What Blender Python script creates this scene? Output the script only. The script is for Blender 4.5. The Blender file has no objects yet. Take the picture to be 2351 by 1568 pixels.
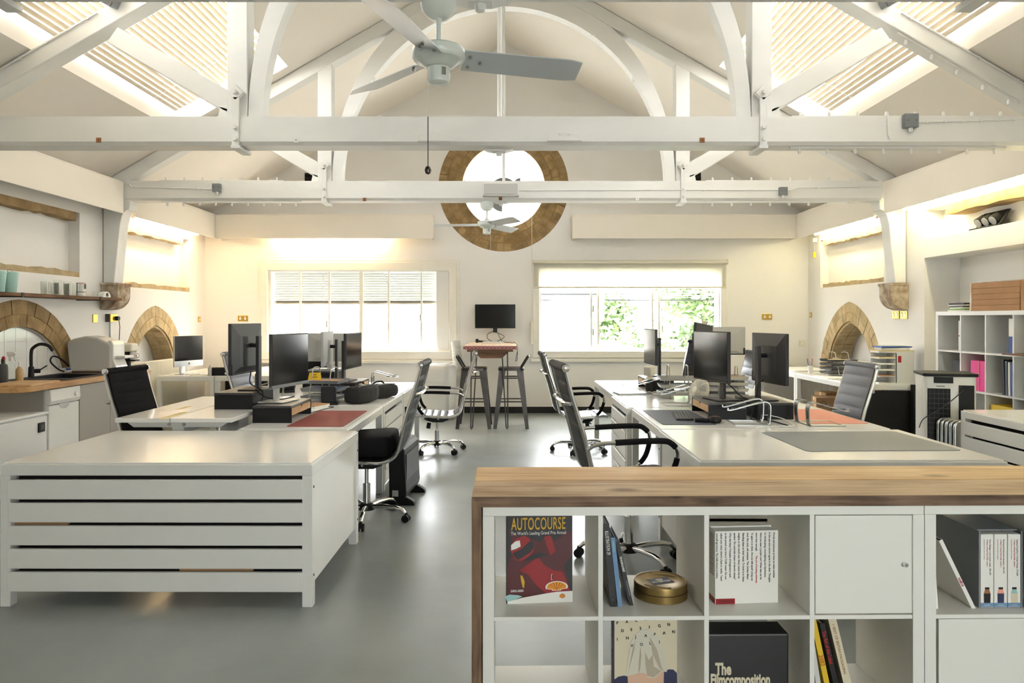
import bpy, bmesh, math, random
from mathutils import Vector, Matrix
random.seed(7)
R = math.radians
S = bpy.context.scene
COL = S.collection
F, CH, VX, VY = 1650.0, 1.40, 1177.0, 732.0     # focal length in pixels of a 2351x1568 frame, camera height, vanishing point

# ------------------------------------------------------------------ camera, world, exposure
cam_d = bpy.data.cameras.new('camera'); cam = bpy.data.objects.new('camera', cam_d); COL.objects.link(cam)
cam.location = (0, 0, CH); cam.rotation_euler = (R(90), 0, 0)
cam_d.sensor_width = 36; cam_d.lens = F / 2351 * 36
cam_d.shift_x = -(VX - 1175.5) / 2351; cam_d.shift_y = -(784 - VY) / 2351
cam_d.clip_start = .05; cam_d.clip_end = 200
S.camera = cam
vs = S.view_settings
vs.view_transform = 'Standard'; vs.look = 'None'; vs.gamma = 1; vs.use_curve_mapping = False
vs.exposure = 1.27
SKY = 12.5
w = bpy.data.worlds.new('sky'); S.world = w; w.use_nodes = True
bg = w.node_tree.nodes['Background']; bg.inputs[0].default_value = (.95, .98, 1, 1); bg.inputs[1].default_value = SKY

def portal(name, loc, rot, sx, sy):
    l = bpy.data.lights.new(name, 'AREA'); l.shape = 'RECTANGLE'; l.size = sx; l.size_y = sy
    l.cycles.is_portal = True
    o = bpy.data.objects.new(name, l); COL.objects.link(o); o.location = loc; o.rotation_euler = rot
    return o

# ------------------------------------------------------------------ helpers
def lin(c):
    r = []
    for v in c[:3]:
        v = v / 255.0
        r.append(v / 12.92 if v <= .04045 else ((v + .055) / 1.055) ** 2.4)
    return (r[0], r[1], r[2], 1)

M = {}
def nodes_of(name):
    m = bpy.data.materials.new(name); m.use_nodes = True; M[name] = m
    nt = m.node_tree; return m, nt, nt.nodes['Principled BSDF']
def mat(name, col, rough=.5, metal=0., var=0., scale=6., bump=0., bscale=60., coat=0., spec=.5, col2=None, stretch=(1, 1, 1), emit=0., rand=0.):
    m, nt, b = nodes_of(name); N = nt.nodes; L = nt.links
    b.inputs['Roughness'].default_value = rough; b.inputs['Metallic'].default_value = metal
    b.inputs['Specular IOR Level'].default_value = spec
    b.inputs['Coat Weight'].default_value = coat
    c = lin(col); b.inputs['Base Color'].default_value = c
    if emit:
        b.inputs['Emission Color'].default_value = c; b.inputs['Emission Strength'].default_value = emit
    if var or col2 or bump or rand:
        tc = N.new('ShaderNodeTexCoord'); mp = N.new('ShaderNodeMapping'); L.new(tc.outputs['Object'], mp.inputs[0])
        mp.inputs['Scale'].default_value = stretch
    src = None
    if var or col2:
        nz = N.new('ShaderNodeTexNoise'); nz.inputs['Scale'].default_value = scale; nz.inputs['Detail'].default_value = 5
        L.new(mp.outputs[0], nz.inputs['Vector'])
        cr = N.new('ShaderNodeValToRGB'); L.new(nz.outputs[0], cr.inputs[0])
        c2 = lin(col2) if col2 else tuple(x * (1 - var) for x in c[:3]) + (1,)
        cr.color_ramp.elements[0].position = .33; cr.color_ramp.elements[1].position = .67
        cr.color_ramp.elements[0].color = c2; cr.color_ramp.elements[1].color = c
        src = cr.outputs[0]; L.new(src, b.inputs['Base Color'])
    if rand:
        oi = N.new('ShaderNodeObjectInfo'); mr = N.new('ShaderNodeMapRange'); L.new(oi.outputs['Random'], mr.inputs[0])
        mr.inputs[3].default_value = 1 - rand; mr.inputs[4].default_value = 1 + rand * .6
        mx = N.new('ShaderNodeMixRGB'); mx.blend_type = 'MULTIPLY'; mx.inputs[0].default_value = 1
        mx.inputs[1].default_value = c
        if src: L.new(src, mx.inputs[1])
        L.new(mr.outputs[0], mx.inputs[2]); L.new(mx.outputs[0], b.inputs['Base Color'])
    if bump:
        n2 = N.new('ShaderNodeTexNoise'); n2.inputs['Scale'].default_value = bscale; n2.inputs['Detail'].default_value = 4
        L.new(mp.outputs[0], n2.inputs['Vector'])
        bp = N.new('ShaderNodeBump'); bp.inputs['Strength'].default_value = bump; bp.inputs['Distance'].default_value = .01
        L.new(n2.outputs[0], bp.inputs['Height']); L.new(bp.outputs[0], b.inputs['Normal'])
    return m
def thin_glass(name, tint=(255, 255, 255), rough=.02, refl=1.45):
    m, nt, b = nodes_of(name); N = nt.nodes; L = nt.links; N.remove(b)
    tr = N.new('ShaderNodeBsdfTransparent'); tr.inputs[0].default_value = lin(tint)
    gl = N.new('ShaderNodeBsdfGlossy'); gl.inputs['Roughness'].default_value = rough
    lw_ = N.new('ShaderNodeLayerWeight'); lw_.inputs[0].default_value = .5; pw = N.new('ShaderNodeMath'); pw.operation = 'POWER'; pw.inputs[1].default_value = 4; L.new(lw_.outputs['Facing'], pw.inputs[0])
    fr = N.new('ShaderNodeMath'); fr.operation = 'MULTIPLY_ADD'; fr.inputs[1].default_value = .5; fr.inputs[2].default_value = .04; L.new(pw.outputs[0], fr.inputs[0])
    mx = N.new('ShaderNodeMixShader'); L.new(fr.outputs[0], mx.inputs[0]); L.new(tr.outputs[0], mx.inputs[1]); L.new(gl.outputs[0], mx.inputs[2])
    L.new(mx.outputs[0], N['Material Output'].inputs[0]); return m
def translucent(name, col, fac=.6, clear=0.):
    m, nt, b = nodes_of(name); N = nt.nodes; L = nt.links; N.remove(b)
    d = N.new('ShaderNodeBsdfDiffuse'); d.inputs[0].default_value = lin(col)
    t = N.new('ShaderNodeBsdfTranslucent'); t.inputs[0].default_value = lin(col)
    mx = N.new('ShaderNodeMixShader'); mx.inputs[0].default_value = fac; L.new(d.outputs[0], mx.inputs[1]); L.new(t.outputs[0], mx.inputs[2])
    out = mx.outputs[0]
    if clear:
        tr = N.new('ShaderNodeBsdfTransparent'); m2 = N.new('ShaderNodeMixShader'); m2.inputs[0].default_value = clear
        L.new(out, m2.inputs[1]); L.new(tr.outputs[0], m2.inputs[2]); out = m2.outputs[0]
    L.new(out, N['Material Output'].inputs[0]); return m
def wood(name, dark, light, axis='x', scale=1., rough=.6, rand=.1, knots=True):
    m, nt, b = nodes_of(name); N = nt.nodes; L = nt.links
    b.inputs['Roughness'].default_value = rough
    tc = N.new('ShaderNodeTexCoord'); mp = N.new('ShaderNodeMapping'); L.new(tc.outputs['Object'], mp.inputs[0])
    s = [14 * scale] * 3; s['xyz'.index(axis)] = .9 * scale; mp.inputs['Scale'].default_value = s
    nz = N.new('ShaderNodeTexNoise'); nz.inputs['Scale'].default_value = 2.2; nz.inputs['Detail'].default_value = 8; nz.inputs['Distortion'].default_value = .7
    L.new(mp.outputs[0], nz.inputs['Vector'])
    mp2 = N.new('ShaderNodeMapping'); L.new(tc.outputs['Object'], mp2.inputs[0])
    s2 = [3.2 * scale] * 3; s2['xyz'.index(axis)] = 1.3 * scale; mp2.inputs['Scale'].default_value = s2
    n2 = N.new('ShaderNodeTexNoise'); n2.inputs['Scale'].default_value = 2.; n2.inputs['Detail'].default_value = 3; L.new(mp2.outputs[0], n2.inputs['Vector'])
    ad = N.new('ShaderNodeMath'); ad.operation = 'MULTIPLY_ADD'; L.new(n2.outputs[0], ad.inputs[0]); ad.inputs[1].default_value = .55
    mu = N.new('ShaderNodeMath'); mu.operation = 'MULTIPLY'; mu.inputs[1].default_value = .55; L.new(nz.outputs[0], mu.inputs[0]); L.new(mu.outputs[0], ad.inputs[2])
    cr = N.new('ShaderNodeValToRGB'); L.new(ad.outputs[0], cr.inputs[0])
    cr.color_ramp.elements[0].position = .38; cr.color_ramp.elements[1].position = .66
    cr.color_ramp.elements[0].color = lin(dark); cr.color_ramp.elements[1].color = lin(light)
    out = cr.outputs[0]
    if knots:
        vo = N.new('ShaderNodeTexVoronoi'); mp3 = N.new('ShaderNodeMapping'); L.new(tc.outputs['Object'], mp3.inputs[0])
        s3 = [4.5 * scale] * 3; s3['xyz'.index(axis)] = 2.2 * scale; mp3.inputs['Scale'].default_value = s3
        L.new(mp3.outputs[0], vo.inputs['Vector']); vo.inputs['Scale'].default_value = 1.
        k = N.new('ShaderNodeValToRGB'); L.new(vo.outputs['Distance'], k.inputs[0])
        k.color_ramp.elements[0].position = .05; k.color_ramp.elements[1].position = .16
        k.color_ramp.elements[0].color = (.25, .2, .15, 1); k.color_ramp.elements[1].color = (1, 1, 1, 1)
        mx = N.new('ShaderNodeMixRGB'); mx.blend_type = 'MULTIPLY'; mx.inputs[0].default_value = .8
        L.new(out, mx.inputs[1]); L.new(k.outputs[0], mx.inputs[2]); out = mx.outputs[0]
    oi = N.new('ShaderNodeObjectInfo'); mr = N.new('ShaderNodeMapRange'); L.new(oi.outputs['Random'], mr.inputs[0])
    mr.inputs[3].default_value = 1 - rand; mr.inputs[4].default_value = 1 + rand
    m3 = N.new('ShaderNodeMixRGB'); m3.blend_type = 'MULTIPLY'; m3.inputs[0].default_value = 1
    L.new(out, m3.inputs[1]); L.new(mr.outputs[0], m3.inputs[2]); L.new(m3.outputs[0], b.inputs['Base Color'])
    bp = N.new('ShaderNodeBump'); bp.inputs['Strength'].default_value = .25; bp.inputs['Distance'].default_value = .004
    L.new(nz.outputs[0], bp.inputs['Height']); L.new(bp.outputs[0], b.inputs['Normal'])
    return m

class MB:
    def __init__(s): s.v = []; s.f = []
    def add(s, vs, fs):
        n = len(s.v); s.v += [tuple(v) for v in vs]; s.f += [tuple(i + n for i in f) for f in fs]; return s
    def hexa(s, p):
        return s.add(p, [(0, 3, 2, 1), (4, 5, 6, 7), (0, 1, 5, 4), (1, 2, 6, 5), (2, 3, 7, 6), (3, 0, 4, 7)])
    def box(s, x0, x1, y0, y1, z0, z1):
        return s.hexa([(x0, y0, z0), (x1, y0, z0), (x1, y1, z0), (x0, y1, z0), (x0, y0, z1), (x1, y0, z1), (x1, y1, z1), (x0, y1, z1)])
    def cbox(s, c, d):
        return s.box(c[0] - d[0] / 2, c[0] + d[0] / 2, c[1] - d[1] / 2, c[1] + d[1] / 2, c[2] - d[2] / 2, c[2] + d[2] / 2)
    def prism(s, poly, c0, c1, plane='xz'):
        def mk(a, b, c): return {'xz': (a, c, b), 'yz': (c, a, b), 'xy': (a, b, c)}[plane]
        n = len(poly); area = sum(poly[i][0] * poly[(i + 1) % n][1] - poly[(i + 1) % n][0] * poly[i][1] for i in range(n))
        if (area < 0) == (plane != 'xz'): poly = poly[::-1]
        if c0 > c1: c0, c1 = c1, c0
        vs = [mk(a, b, c0) for a, b in poly] + [mk(a, b, c1) for a, b in poly]
        fs = [tuple(range(n))[::-1], tuple(range(n, 2 * n))] + [(i, (i + 1) % n, n + (i + 1) % n, n + i) for i in range(n)]
        return s.add(vs, fs)
    def band(s, inner, outer, c0, c1, plane='xz'):          # strip between two polylines, given thickness
        def mk(a, b, c): return {'xz': (a, c, b), 'yz': (c, a, b), 'xy': (a, b, c)}[plane]
        n = len(inner); vs = []
        for (a, b), (c, d) in zip(inner, outer): vs += [mk(a, b, c0), mk(c, d, c0), mk(a, b, c1), mk(c, d, c1)]
        fs = []
        for i in range(n - 1):
            k = 4 * i; q = k + 4
            fs += [(k, k + 1, q + 1, q), (k + 2, q + 2, q + 3, k + 3), (k, q, q + 2, k + 2), (k + 1, k + 3, q + 3, q + 1)]
        fs += [(0, 2, 3, 1), (4 * n - 4, 4 * n - 3, 4 * n - 1, 4 * n - 2)]
        return s.add(vs, fs)
    def tube(s, pts, r, n=8, closed=False, flat=1.):
        pts = [Vector(p) for p in pts]; m = len(pts); rr = r if isinstance(r, (list, tuple)) else [r] * m
        tang = []
        for i in range(m):
            a = pts[i - 1] if (i > 0 or closed) else pts[i]; b = pts[(i + 1) % m] if (i < m - 1 or closed) else pts[i]
            t = (b - a); tang.append(t.normalized() if t.length > 1e-9 else Vector((0, 0, 1)))
        u = tang[0].orthogonal().normalized()
        if abs(tang[0].z) < .9: u = tang[0].cross(Vector((0, 0, 1))).normalized()
        vs = []; prev = tang[0]
        for i in range(m):
            q = prev.rotation_difference(tang[i]); u = q @ u; u = (u - tang[i] * u.dot(tang[i])).normalized(); prev = tang[i]; w_ = tang[i].cross(u)
            for k in range(n):
                a = 2 * math.pi * k / n; vs.append(pts[i] + (u * math.cos(a) + w_ * math.sin(a) * flat) * rr[i])
        fs = []
        for i in range(m if closed else m - 1):
            j = (i + 1) % m
            for k in range(n): fs.append((i * n + k, i * n + (k + 1) % n, j * n + (k + 1) % n, j * n + k))
        if not closed: fs += [tuple(range(n))[::-1], tuple(range((m - 1) * n, m * n))]
        return s.add(vs, fs)
    def lathe(s, prof, n=20, c=(0, 0, 0), axis='z'):
        vs = []
        for r, z in prof:
            for k in range(n):
                a = 2 * math.pi * k / n; x, y = r * math.cos(a), r * math.sin(a)
                p = {'z': (x, y, z), 'x': (z, x, y), 'y': (x, -z, y)}[axis] if axis != 'y' else (x, z, -y)
                vs.append((p[0] + c[0], p[1] + c[1], p[2] + c[2]))
        fs = []
        for i in range(len(prof) - 1):
            for k in range(n): fs.append((i * n + k, i * n + (k + 1) % n, (i + 1) * n + (k + 1) % n, (i + 1) * n + k))
        fs += [tuple(range(n))[::-1], tuple(range((len(prof) - 1) * n, len(prof) * n))]
        return s.add(vs, fs)
    def grid(s, P, nu, nv, thick=None):                    # P(u,v) -> point; thick(u,v) -> offset vector makes it solid
        vs = [P(i / nu, j / nv) for i in range(nu + 1) for j in range(nv + 1)]
        k = (nu + 1) * (nv + 1); q = lambda i, j: i * (nv + 1) + j
        fs = [(q(i, j), q(i + 1, j), q(i + 1, j + 1), q(i, j + 1)) for i in range(nu) for j in range(nv)]
        if thick:
            vs2 = [Vector(P(i / nu, j / nv)) + Vector(thick(i / nu, j / nv)) for i in range(nu + 1) for j in range(nv + 1)]
            vs = list(vs) + vs2; fs += [tuple(a + k for a in f[::-1]) for f in fs]
            edge = [(i, 0) for i in range(nu)] + [(nu, j) for j in range(nv)] + [(i, nv) for i in range(nu, 0, -1)] + [(0, j) for j in range(nv, 0, -1)]
            for t in range(len(edge)):
                a = q(*edge[t]); b = q(*edge[(t + 1) % len(edge)]); fs.append((b, a, a + k, b + k))
        return s.add(vs, fs)
    def xf(s, m, start=0):
        s.v[start:] = [tuple(m @ Vector(p)) for p in s.v[start:]]; return s
    def mesh(s, name):
        me = bpy.data.meshes.new(name); me.from_pydata(s.v, [], s.f); me.update(); return me
    def obj(s, name, material, parent=None, smooth=None, bevel=0, seg=2, fix=True, loc=None, rot=None):
        me = s.mesh(name)
        if fix:
            bm = bmesh.new(); bm.from_mesh(me); bmesh.ops.recalc_face_normals(bm, faces=bm.faces); bm.to_mesh(me); bm.free()
        return link(name, me, material, parent, smooth, bevel, seg, loc, rot)

def link(name, me, material, parent=None, smooth=None, bevel=0, seg=2, loc=None, rot=None):
    o = bpy.data.objects.new(name, me); COL.objects.link(o)
    if not me.materials: me.materials.append(M[material] if isinstance(material, str) else material)
    if smooth is not None:
        me.polygons.foreach_set('use_smooth', [True] * len(me.polygons))
        me.set_sharp_from_angle(angle=R(smooth if smooth is not True else 40))
    if bevel:
        b = o.modifiers.new('bevel', 'BEVEL'); b.width = bevel; b.segments = seg; b.limit_method = 'ANGLE'; b.angle_limit = R(40)
    if parent: o.parent = parent
    if loc: o.location = loc
    if rot: o.rotation_euler = rot
    return o
def tag(o, label, cat=None, group=None, kind=None):
    if label: o['label'] = label
    if cat: o['category'] = cat
    if group: o['group'] = group
    if kind: o['kind'] = kind
    return o
def thing(name, label, cat, loc=(0, 0, 0), rz=0, group=None):
    o = bpy.data.objects.new(name, None); COL.objects.link(o); o.empty_display_size = .1
    o.location = loc; o.rotation_euler = (0, 0, R(rz)); return tag(o, label, cat, group)
def structure(o, label=None): o['kind'] = 'structure'; o['label'] = label or o.name; return o
def copy_tree(o, parent=None):
    c = o.copy(); COL.objects.link(c); c.parent = parent
    for ch in [q for q in bpy.data.objects if q.parent == o]: copy_tree(ch, c)
    return c
def dup(o, label, loc, rz=0):
    c = copy_tree(o); c['label'] = label; c.location = loc; c.rotation_euler = (0, 0, R(rz)); return c
def cut(o, cutters):
    """boolean-difference closed cutter meshes out of an object, for good"""
    tmp = []
    for mb in cutters:
        me = mb.mesh('cutter'); bm = bmesh.new(); bm.from_mesh(me); bmesh.ops.recalc_face_normals(bm, faces=bm.faces); bm.to_mesh(me); bm.free()
        c = bpy.data.objects.new('cutter', me); COL.objects.link(c); tmp.append(c)
        md = o.modifiers.new('cut', 'BOOLEAN'); md.object = c; md.operation = 'DIFFERENCE'; md.solver = 'EXACT'
    dg = bpy.context.evaluated_depsgraph_get(); dg.update()
    me = bpy.data.meshes.new_from_object(o.evaluated_get(dg)); o.modifiers.clear(); old = o.data; o.data = me; me.name = old.name
    for c in tmp: bpy.data.objects.remove(c)
    return o
FONTM = {}
def text(body, name, material, parent, size, loc, rot=(0, 0, 0), align='LEFT', depth=.0004, sx=1., shear=0., bold=0., space=1., line=1.):
    cu = bpy.data.curves.new(name, 'FONT'); cu.body = body; cu.size = size; cu.align_x = align; cu.extrude = depth; cu.resolution_u = 3
    cu.shear = shear; cu.offset = bold; cu.space_character = space; cu.space_line = line
    t = bpy.data.objects.new(name, cu)
    me = t.to_mesh().copy(); t.to_mesh_clear(); bpy.data.objects.remove(t); bpy.data.curves.remove(cu)
    me.name = name
    if sx != 1.:
        for v in me.vertices: v.co.x *= sx
    me.materials.clear()
    return link(name, me, material, parent, loc=loc, rot=rot)
def P(x, y, Y): return Vector(((x - VX) * Y / F, Y, CH - (y - VY) * Y / F))
def arc(cx, cz, rx, rz, a0, a1, n): return [(cx + rx * math.cos(R(a0 + (a1 - a0) * i / n)), cz + rz * math.sin(R(a0 + (a1 - a0) * i / n))) for i in range(n + 1)]
def rrect(x0, x1, y0, y1, r, n=4):
    p = []
    for cx, cy, a in ((x1 - r, y1 - r, 0), (x0 + r, y1 - r, 90), (x0 + r, y0 + r, 180), (x1 - r, y0 + r, 270)): p += arc(cx, cy, r, r, a, a + 90, n)
    return p
# ------------------------------------------------------------------ materials
mat('wall_paint', (243, 240, 235), .75, var=.035, scale=1.3, bump=.12, bscale=22)
mat('ceiling_paint', (251, 244, 233), .8, var=.04, scale=.9, bump=.06, bscale=18)
mat('beam_paint', (238, 237, 232), .45, var=.06, scale=3.5, bump=.25, bscale=14, stretch=(.5, 1, 1))
mat('pelmet_paint', (244, 236, 222), .6, var=.03, scale=2)
mat('white_lacquer', (234, 233, 228), .3, var=.03, scale=3, bump=.05, bscale=30)
mat('white_gloss', (238, 237, 232), .18, var=.02, scale=3)
mat('white_plastic', (235, 234, 230), .35)
mat('cream_plastic', (226, 220, 200), .4)
mat('laminate', (222, 221, 213), .4)
mat('frame_paint', (241, 237, 226), .5, var=.04, scale=6)
mat('stone', (180, 152, 108), .9, bump=.8, bscale=35, col2=(150, 122, 80), scale=9, rand=.22)
mat('stone_pale', (204, 184, 146), .9, bump=.6, bscale=35, col2=(184, 160, 118), scale=9, rand=.16)
mat('corbel_stone', (206, 194, 174), .9, bump=.5, bscale=30, col2=(140, 112, 82), scale=11)
mat('mortar', (162, 128, 72), .95, bump=.6, bscale=60, var=.2, scale=14)
mat('dark_gap', (28, 24, 20), .9)
mat('black_paint', (18, 17, 17), .6)
mat('chrome', (225, 225, 225), .12, 1)
mat('steel', (168, 168, 164), .3, 1)
mat('aluminium', (176, 178, 176), .35, 1)
mat('gun_metal', (84, 80, 77), .3, 1, var=.25, scale=12)
mat('brass', (205, 170, 80), .3, 1)
mat('black_plastic', (16, 16, 17), .5, spec=.35)
mat('black_gloss', (10, 10, 11), .08)
mat('dark_grey', (58, 58, 60), .5)
mat('mid_grey', (128, 132, 134), .5)
mat('light_grey', (196, 196, 192), .5)
mat('grey_unit', (168, 162, 152), .5)
mat('brown_plug', (150, 100, 60), .7)
mat('red', (178, 24, 26), .5); mat('yellow', (236, 196, 20), .5); mat('blue', (40, 80, 160), .5)
mat('paper', (236, 234, 228), .8); mat('card', (190, 146, 104), .8, var=.12, scale=5)

# painted concrete floor
m, nt, b = nodes_of('floor_paint'); N = nt.nodes; L = nt.links
tc = N.new('ShaderNodeTexCoord')
n1 = N.new('ShaderNodeTexNoise'); n1.inputs['Scale'].default_value = .8; n1.inputs['Detail'].default_value = 7; L.new(tc.outputs['Object'], n1.inputs['Vector'])
cr = N.new('ShaderNodeValToRGB'); L.new(n1.outputs[0], cr.inputs[0])
cr.color_ramp.elements[0].position = .35; cr.color_ramp.elements[1].position = .68
cr.color_ramp.elements[0].color = lin((128, 134, 131)); cr.color_ramp.elements[1].color = lin((156, 162, 160))
n3 = N.new('ShaderNodeTexNoise'); n3.inputs['Scale'].default_value = 26; n3.inputs['Detail'].default_value = 3; L.new(tc.outputs['Object'], n3.inputs['Vector'])
c3 = N.new('ShaderNodeValToRGB'); L.new(n3.outputs[0], c3.inputs[0]); c3.color_ramp.elements[0].position = .70; c3.color_ramp.elements[1].position = .76
c3.color_ramp.elements[0].color = (0, 0, 0, 1); c3.color_ramp.elements[1].color = (.03, .03, .03, 1)
mx = N.new('ShaderNodeMixRGB'); L.new(c3.outputs[0], mx.inputs[0]); L.new(cr.outputs[0], mx.inputs[1]); mx.inputs[2].default_value = lin((176, 170, 155))
L.new(cr.outputs[0], b.inputs['Base Color'])
n2 = N.new('ShaderNodeTexNoise'); n2.inputs['Scale'].default_value = 2.2; n2.inputs['Detail'].default_value = 5; L.new(tc.outputs['Object'], n2.inputs['Vector'])
mr = N.new('ShaderNodeMapRange'); L.new(n2.outputs[0], mr.inputs[0]); mr.inputs[3].default_value = .28; mr.inputs[4].default_value = .45; L.new(mr.outputs[0], b.inputs['Roughness'])
bp = N.new('ShaderNodeBump'); bp.inputs['Strength'].default_value = .12; bp.inputs['Distance'].default_value = .02
n4 = N.new('ShaderNodeTexNoise'); n4.inputs['Scale'].default_value = 5; n4.inputs['Detail'].default_value = 6; L.new(tc.outputs['Object'], n4.inputs['Vector'])
L.new(n4.outputs[0], bp.inputs['Height']); L.new(bp.outputs[0], b.inputs['Normal'])
b.inputs['Coat Weight'].default_value = .25; b.inputs['Coat Roughness'].default_value = .2

thin_glass('glass'); thin_glass('clear_glass', (253, 255, 254), .03, 1.35)
translucent('frosted', (250, 250, 248), .75)
translucent('roller_fabric', (240, 238, 228), .55, .12)
mat('slat_paint', (206, 194, 172), .6)
wood('shelf_top_wood', (162, 126, 88), (212, 184, 146), 'x', 1., .6, .06)
wood('shelf_top_wood2', (192, 146, 92), (228, 194, 140), 'x', 1., .55, .04)
wood('shelf_edge_wood', (70, 52, 38), (128, 102, 80), 'x', 2.2, .75, .05)
wood('shelf_side_wood', (74, 54, 40), (134, 106, 80), 'z', 2.2, .75, .05)
wood('worktop_wood', (168, 118, 68), (204, 160, 104), 'y', 1.3, .45, .1, False)
wood('oak', (190, 148, 100), (216, 178, 130), 'y', 2., .5, .05, False)
wood('old_shelf_wood', (70, 46, 30), (128, 94, 62), 'y', 1.4, .8, .1)
wood('brown_ply', (104, 72, 46), (140, 102, 70), 'x', 1.2, .6, .05, False)

# ------------------------------------------------------------------ the room
XL, XR, YB, YF, XC = -4.58, 4.40, 10.70, -3.0, -.10
APEX, SLOPE = 5.53, .579
def zc(d): return APEX - SLOPE * abs(d)
structure(MB().box(XL - .4, XR + .6, YF - .3, YB + .35, -.2, 0).obj('floor', 'floor_paint'), 'grey painted concrete floor with a dull sheen')

def gothic(yc, apex, w_, z0, n=14, grow=0.):
    rise = apex - z0; c = (rise * rise - w_ * w_) / (2 * w_); Rr = w_ + c + grow
    a1 = math.degrees(math.acos(c / Rr))
    right = [(yc - c + Rr * math.cos(R(a1 * i / n)), z0 + Rr * math.sin(R(a1 * i / n))) for i in range(n + 1)]
    left = [(2 * yc - y, z) for y, z in right]
    return right, left
def gothic_cutter(yc, apex, w_, z0, x0, x1, bottom, n=14):
    r, l = gothic(yc, apex, w_, z0, n)
    return MB().prism([(r[0][0], bottom)] + r + l[::-1][1:] + [(l[0][0], bottom)], x0, x1, 'yz')

ARCH_K = (6.68, 1.58, .96, .60); ARCH_L = (9.22, 1.57, .80, .66); ARCH_R = (9.40, 1.625, .88, .60)
def inner(A, t=.235): return (A[0], A[1] - t * 1.08, A[2] - t, A[3])
# side walls
wl = structure(MB().box(XL - .4, XL, YF, YB + .3, 0, 3.05).obj('wall_left', 'wall_paint'), 'white plastered side wall above the kitchen counter')
cut(wl, [MB().box(XL - .12, XL + 1, 5.0, 7.60, 1.84, 2.52), MB().box(XL - .12, XL + 1, 8.49, 10.19, 1.78, 2.52),
         gothic_cutter(*ARCH_K, XL - .02, XL + 1, .3), gothic_cutter(*inner(ARCH_K), XL - .06, XL + 1, .3),
         gothic_cutter(*ARCH_L, XL - .02, XL + 1, .02), gothic_cutter(*inner(ARCH_L), XL - .3, XL + 1, .02)])
wr = structure(MB().box(XR, XR + .6, YF, YB + .3, 0, 3.05).obj('wall_right', 'wall_paint'), 'white plastered side wall with the shelving alcove')
cut(wr, [MB().box(XR - 1, XR + .38, 3.2, 7.68, -1, 2.05), MB().box(XR - 1, XR + .2, 3.2, 7.68, 2.25, 2.56), MB().box(XR - 1, XR + .12, 8.52, 10.28, 1.84, 2.52),
         gothic_cutter(*ARCH_R, XR - 1, XR + .02, .02), gothic_cutter(*inner(ARCH_R), XR - 1, XR + .32, .02)])
# gable wall with two windows and the round window
WL = (-3.64, -.91, .905, 2.14); WR = (.39, 3.10, .905, 2.14)
OC = (-.136, 3.37); OR, OI = .968, .615
wb = structure(MB().prism([(XL - .4, 0), (XR + .6, 0), (XR + .6, zc(XR + .6 - XC) + .1), (XC, APEX + .1), (XL - .4, zc(XL - .4 - XC) + .1)], YB, YB + .35, 'xz').obj('wall_back', 'wall_paint'), 'white gable end wall with the round window')
cut(wb, [MB().box(WL[0], WL[1], YB - 1, YB + 1, WL[2], WL[3]), MB().box(WR[0], WR[1], YB - 1, YB + 1, WR[2], WR[3]),
         MB().lathe([(OR, YB - .5), (OR, YB + .03)], 64, (OC[0], 0, OC[1]), 'y'), MB().lathe([(OI, YB - .5), (OI, YB + 1)], 64, (OC[0], 0, OC[1]), 'y')])
wf = structure(MB().prism([(XL - .4, 0), (XR + .6, 0), (XR + .6, zc(XR + .6 - XC) + .1), (XC, APEX + .1), (XL - .4, zc(XL - .4 - XC) + .1)], YF - .3, YF, 'xz').obj('wall_front', 'wall_paint'), 'white end wall behind the viewer')
cut(wf, [MB().box(.6, 3.2, YF - 1, YF + 1, .9, 2.2)])
# sloping ceiling with two long skylight wells
SK0, SK1, SY0, SY1 = 2.36, 3.58, 3.12, 7.86
TH = .34
ce = MB()
for s in (-1, 1):
    def slab(d0, d1, y0, y1):
        ce.prism([(XC + s * d0, zc(d0)), (XC + s * d1, zc(d1)), (XC + s * d1, zc(d1) + TH), (XC + s * d0, zc(d0) + TH)], y0, y1, 'xz')
    slab(0, SK0, YF - .3, YB + .1); slab(SK1, 5.0, YF - .3, YB + .1); slab(SK0, SK1, SY1, YB + .1); slab(SK0, SK1, YF - .3, SY0)
structure(ce.obj('ceiling', 'ceiling_paint'), 'sloping cream plastered ceiling under the roof')
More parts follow.
